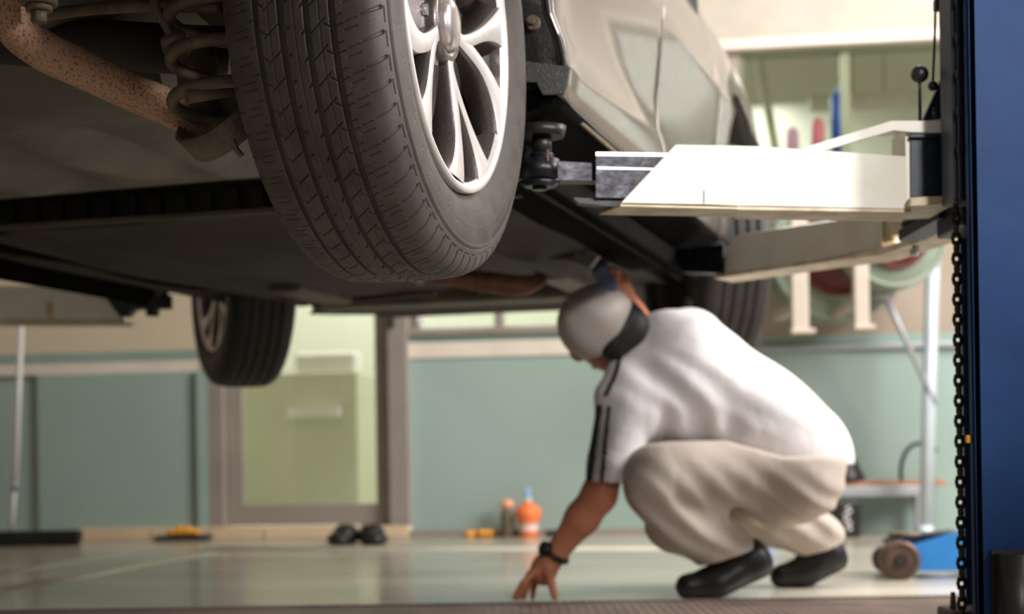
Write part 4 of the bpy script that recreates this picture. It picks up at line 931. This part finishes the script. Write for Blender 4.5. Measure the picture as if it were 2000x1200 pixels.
# folds running from the armpit over the ribs, and around the waist
ax = (WA-CH)/np.linalg.norm(WA-CH); u = (X-CH[0])*ax[0]+(Y-CH[1])*ax[1]+(Z-CH[2])*ax[2]; vv = Z-.35*X
side = np.clip((4.05-Y)/.12, 0, 1)
th_ = (u*.9+.55*(Z-.3)); warp = .6*np.sin(Z*19+X*7)+.9*np.sin(Y*13+X*5)
amp = np.clip(.5+.8*np.sin(X*11+2.0+3*Z), 0, 1)
fold = .0085*np.sin(th_*105+2.2*warp)*np.exp(-((Z-.43)/.055)**2)*side*amp*np.clip((X-.33)/.05,0,1)
fold += .0035*np.sin(X*34+Z*52+2.6*np.sin(X*9+Z*5)+1.5*np.sin(Y*11))*side*np.clip(.4+np.sin(Z*23+X*4),0,1) + .0022*noise3(X,Y,Z,19)
fold += .004*np.sin((Z-.9*X)*60+np.sin(X*20))*np.exp(-((X-.56)/.10)**2)*np.exp(-((Z-.40)/.06)**2)*side
sh.d += fold.astype(np.float32)
hem = at(1450, 905, 4.0).z
hz_ = hem + .012*np.sin(X*38) - .02*np.clip((X-at(1480,0,4).x)/.1, 0, 1)+ .03*np.clip((at(1330,0,4).x-X)/.1,0,1)
armz = at(1190, 944, 3.9).z
issl = X < at(1262,0,3.9).x+.0*Z
sh.cutmax(np.where(issl & (Z < hem+.04), armz-Z, np.where(issl, armz-Z, hz_-Z)).astype(np.float32), .006)
# open the sleeve and body bottoms a little
sl_ = sh.block(np.minimum(SE, SN)-.1, np.maximum(SE, SN)+.1)
x,y,z = np.meshgrid(*sh.axes(sl_), indexing='ij'); v_ = (SE-SN); t = np.clip(((x-SE[0])*v_[0]+(y-SE[1])*v_[1]+(z-SE[2])*v_[2])/(v_@v_), -.35, .4)
e = np.sqrt((x-SE[0]-t*v_[0])**2+(y-SE[1]-t*v_[1])**2+(z-SE[2]-t*v_[2])**2)-.056; sh.d[sl_] = np.maximum(sh.d[sl_], -e)
def stripes(ce):
    mi = np.zeros(len(ce), dtype=int)
    def near(P, r):
        P = [np.array(at(*p)) for p in P]; best = np.full(len(ce), 9.0)
        for a, b_ in zip(P[:-1], P[1:]):
            # distance measured on the camera-facing half of the sleeve in the x-z plane of the garment
            v = (b_-a)[[0,2]]; w_ = ce[:,[0,2]]-a[[0,2]]; t = np.clip((w_@v)/(v@v), 0, 1); best = np.minimum(best, np.linalg.norm(w_-t[:,None]*v, axis=1))
        return best < r
    fr_ = ce[:,1] < 4.0
    mi[near([(1214,690,3.9),(1200,735,3.88),(1183,772,3.86)], .0055) & fr_] = 1
    mi[near([(1171,796,3.86),(1161,860,3.86),(1149,950,3.86)], .008) & fr_] = 1
    mi[near([(1190,796,3.84),(1183,860,3.84),(1174,950,3.84)], .005) & fr_] = 1
    return mi
shirt_o = sdf_obj(sh, 'shirt', [M['shirt'], M['piping']], 'white short-sleeved work shirt with dark piping on the sleeve', stripes, smooth=1)
# trousers
tr = SDF((at(1190,0,3.8).x-.03, 3.66, .05), (at(1665,0,4.2).x+.03, 4.55, .56), .005)
tr.ell(PV+np.array([-.02,-.01,-.01]), (.155,.165,.150), None, .04); tr.ell(A(1545,925,3.99), (.125,.12,.125), None, .05)
tr.cone(PV+np.array([-.03,-.09,-.0]), .122, KN+np.array([.02,0,.005]), .084, .05); tr.cone(KN, .080, A(1326,1016,3.94), .080, .008); tr.cone(A(1330,1010,3.94), .084, A(1405,1068,4.01), .070, .03)
tr.cone(A(1405,1068,4.01), .066, A(1432,1084,4.01), .058, .02)
tr.cone(PV+np.array([-.02,.10,-.02]), .12, KF, .08, .04); tr.cone(KF, .072, A(1520,1020,4.30), .072, .01); tr.cone(A(1520,1020,4.30), .075, A(1600,1052,4.30), .064, .02)
X, Y, Z = tr.full()
tr.d += (.0035*noise3(X,Y,Z,24)+.005*np.sin((X+Z*1.2)*70+2*np.sin(Y*20))*np.exp(-((Z-.20)/.10)**2)).astype(np.float32)
p1 = A(1350,1112,4.0); p2 = A(1490,1066,4.0); nn = np.array([-(p2-p1)[2], 0, (p2-p1)[0]]); nn /= np.linalg.norm(nn)
hemn = -((X-p1[0])*nn[0]+(Z-p1[2])*nn[2])
f1 = A(1545,1096,4.3); f2 = A(1645,1062,4.3); nf = np.array([-(f2-f1)[2], 0, (f2-f1)[0]]); nf /= np.linalg.norm(nf)
hemf = -((X-f1[0])*nf[0]+(Z-f1[2])*nf[2])
tr.cutmax(np.where(Y < 4.15, hemn, hemf).astype(np.float32), .006)
tr.cutmax((Z-(at(1500,860,4.0).z-.035*np.clip((X-at(1390,0,4).x)/.12,0,1.2))).astype(np.float32), .015)
trousers = sdf_obj(tr, 'trousers', M['trouser'], 'pale beige work trousers', smooth=1)
# belt, pocket, buckle loops
def surf(px, py, Y): return V(at(px, py, Y))
mb = MB(); mb.tube([at(1532,918,3.93), at(1566,912,3.94), at(1594,900,3.965), at(1612,882,4.0), at(1620,868,4.06)], .0095, 10); mb.v = [v-pm.location for v in mb.v]; o = mb.build('belt', M['leather'], pm); o['label'] = 'dark belt at the back of the waist'
mb = MB(); mb.box(at(1475,912,3.90), (.022,.01,.022), bev=.004); mb.v = [v-pm.location for v in mb.v]; mb.build('pocket_tag', M['buckle'], pm)
# cap, hair
cp = SDF(HD-.15, HD+.15, .004)
cp.ell(hp(0,-.006,.016), (.090,.100,.100), HR, .01)
X, Y, Z = cp.full(); P_ = np.stack([X-HD[0],Y-HD[1],Z-HD[2]], -1) @ HR
cp.cutmax((-(P_[...,2]+.030 - .16*np.clip(P_[...,1],-.1,.1))).astype(np.float32), .004)
cp.d += (.0016*np.sin(np.arctan2(P_[...,0], P_[...,1])*6)).astype(np.float32)
capo = sdf_obj(cp, 'cap', M['capcloth'], 'pale grey cloth cap', smooth=1)
mb = MB(); mb.tube([at(1208,584,3.955), at(1220,598,3.94), at(1227,614,3.935), at(1229,630,3.935)], .0035, 8); mb.v = [v-pm.location for v in mb.v]; mb.build('cap_trim', M['redtrim'], pm)
mb = MB(); mb.ell(Vector(hp(0,-.006,.118)), (.008,.008,.006)); mb.v = [v-pm.location for v in mb.v]; mb.build('cap_button', M['capcloth'], pm)
hs = SDF(HD-.16, HD+.16, .004); hs.ell(hp(0,-.028,-.028), (.080,.080,.078), HR, .01); hs.cone(A(1196,676,3.93), .036, A(1226,652,3.94), .034, .02); hs.cone(hp(0,-.05,-.05), .05, hp(.0,-.04,-.085), .045, .02)
X, Y, Z = hs.full(); P_ = np.stack([X-HD[0],Y-HD[1],Z-HD[2]], -1) @ HR
hs.cutmax((P_[...,2]+.012).astype(np.float32), .004)
sdf_obj(hs, 'hair', M['hair'], 'short black hair at the nape', smooth=1)
# shoes
def shoe(toe, ball, heel, top, nm, lb):
    lo = np.min([toe,ball,heel,top],0)-.09; hi = np.max([toe,ball,heel,top],0)+.09; lo[2] = -.01
    s_ = SDF(lo, hi, .004); s_.cone(toe, .034, ball, .042, .02); s_.cone(ball, .042, heel, .040, .03); s_.cone(ball*.6+heel*.4+np.array([0,0,.012]), .040, top, .044, .03); s_.cone(heel, .038, top, .042, .03)
    X,Y,Z = s_.full(); s_.cutmax((.001-Z).astype(np.float32), .003)
    v = heel-ball; v /= np.linalg.norm(v); n_ = np.array([-v[2],0,v[0]]) if v[0] > 0 else np.array([v[2],0,-v[0]])
    s_.cutmax((-( (X-ball[0])*n_[0]+(Z-ball[2])*n_[2] )-.036).astype(np.float32), .006)
    def ms(ce):
        return ((ce[:,2] < .012) | ((-((ce[:,0]-ball[0])*n_[0]+(ce[:,2]-ball[2])*n_[2]) > .026))).astype(int)
    return sdf_obj(s_, 'shoe', [M['shoe'], M['sole']], lb, ms, smooth=1)
shoe(A(1345,1146,3.97), A(1398,1140,3.99), A(1474,1104,4.02), A(1462,1088,4.02), 'n', 'near black shoe with raised heel')
shoe(A(1528,1126,4.29), A(1575,1118,4.30), A(1622,1094,4.30), A(1610,1076,4.30), 'f', 'far black shoe with raised heel')
# watch
mb = MB(); ax_ = Vector(EL-WR).normalized(); c0 = Vector(WR)+ax_*.004; u_ = ax_.orthogonal().normalized(); v_ = ax_.cross(u_)
mb.tube([c0+u_*(.033*math.cos(a))+v_*(.033*math.sin(a)) for a in np.linspace(0,2*PI,25)[:-1]], .0075, 10, sub=1, closed=True); dr_ = (Vector((-.8,-.5,.25))-ax_*Vector((-.8,-.5,.25)).dot(ax_)).normalized()
mb.cyl(c0+dr_*.030, c0+dr_*.045, .019, .018, 24); mb.v = [v-pm.location for v in mb.v]; mb.build('wristwatch', M['watch'], pm)['label'] = 'black wristwatch'
# inspection lamp in the raised hand
q = root_at('inspection_lamp', Vector(LP), 'blue grey handheld lamp held up against the car underside', 'lamp')
m = MB(); rt = Matrix.Rotation(R_(-28), 3, 'Y'); m.box(Vector(LP)+V((0,0,.004)), (.042,.034,.075), rt, bev=.010); q(m, 'lamp_body', M['lampblue'])
m = MB(); m.box(Vector(LP)+rt@V((-.0,-.0,.046)), (.046,.038,.014), rt, bev=.004); q(m, 'lamp_head', M['steel'])
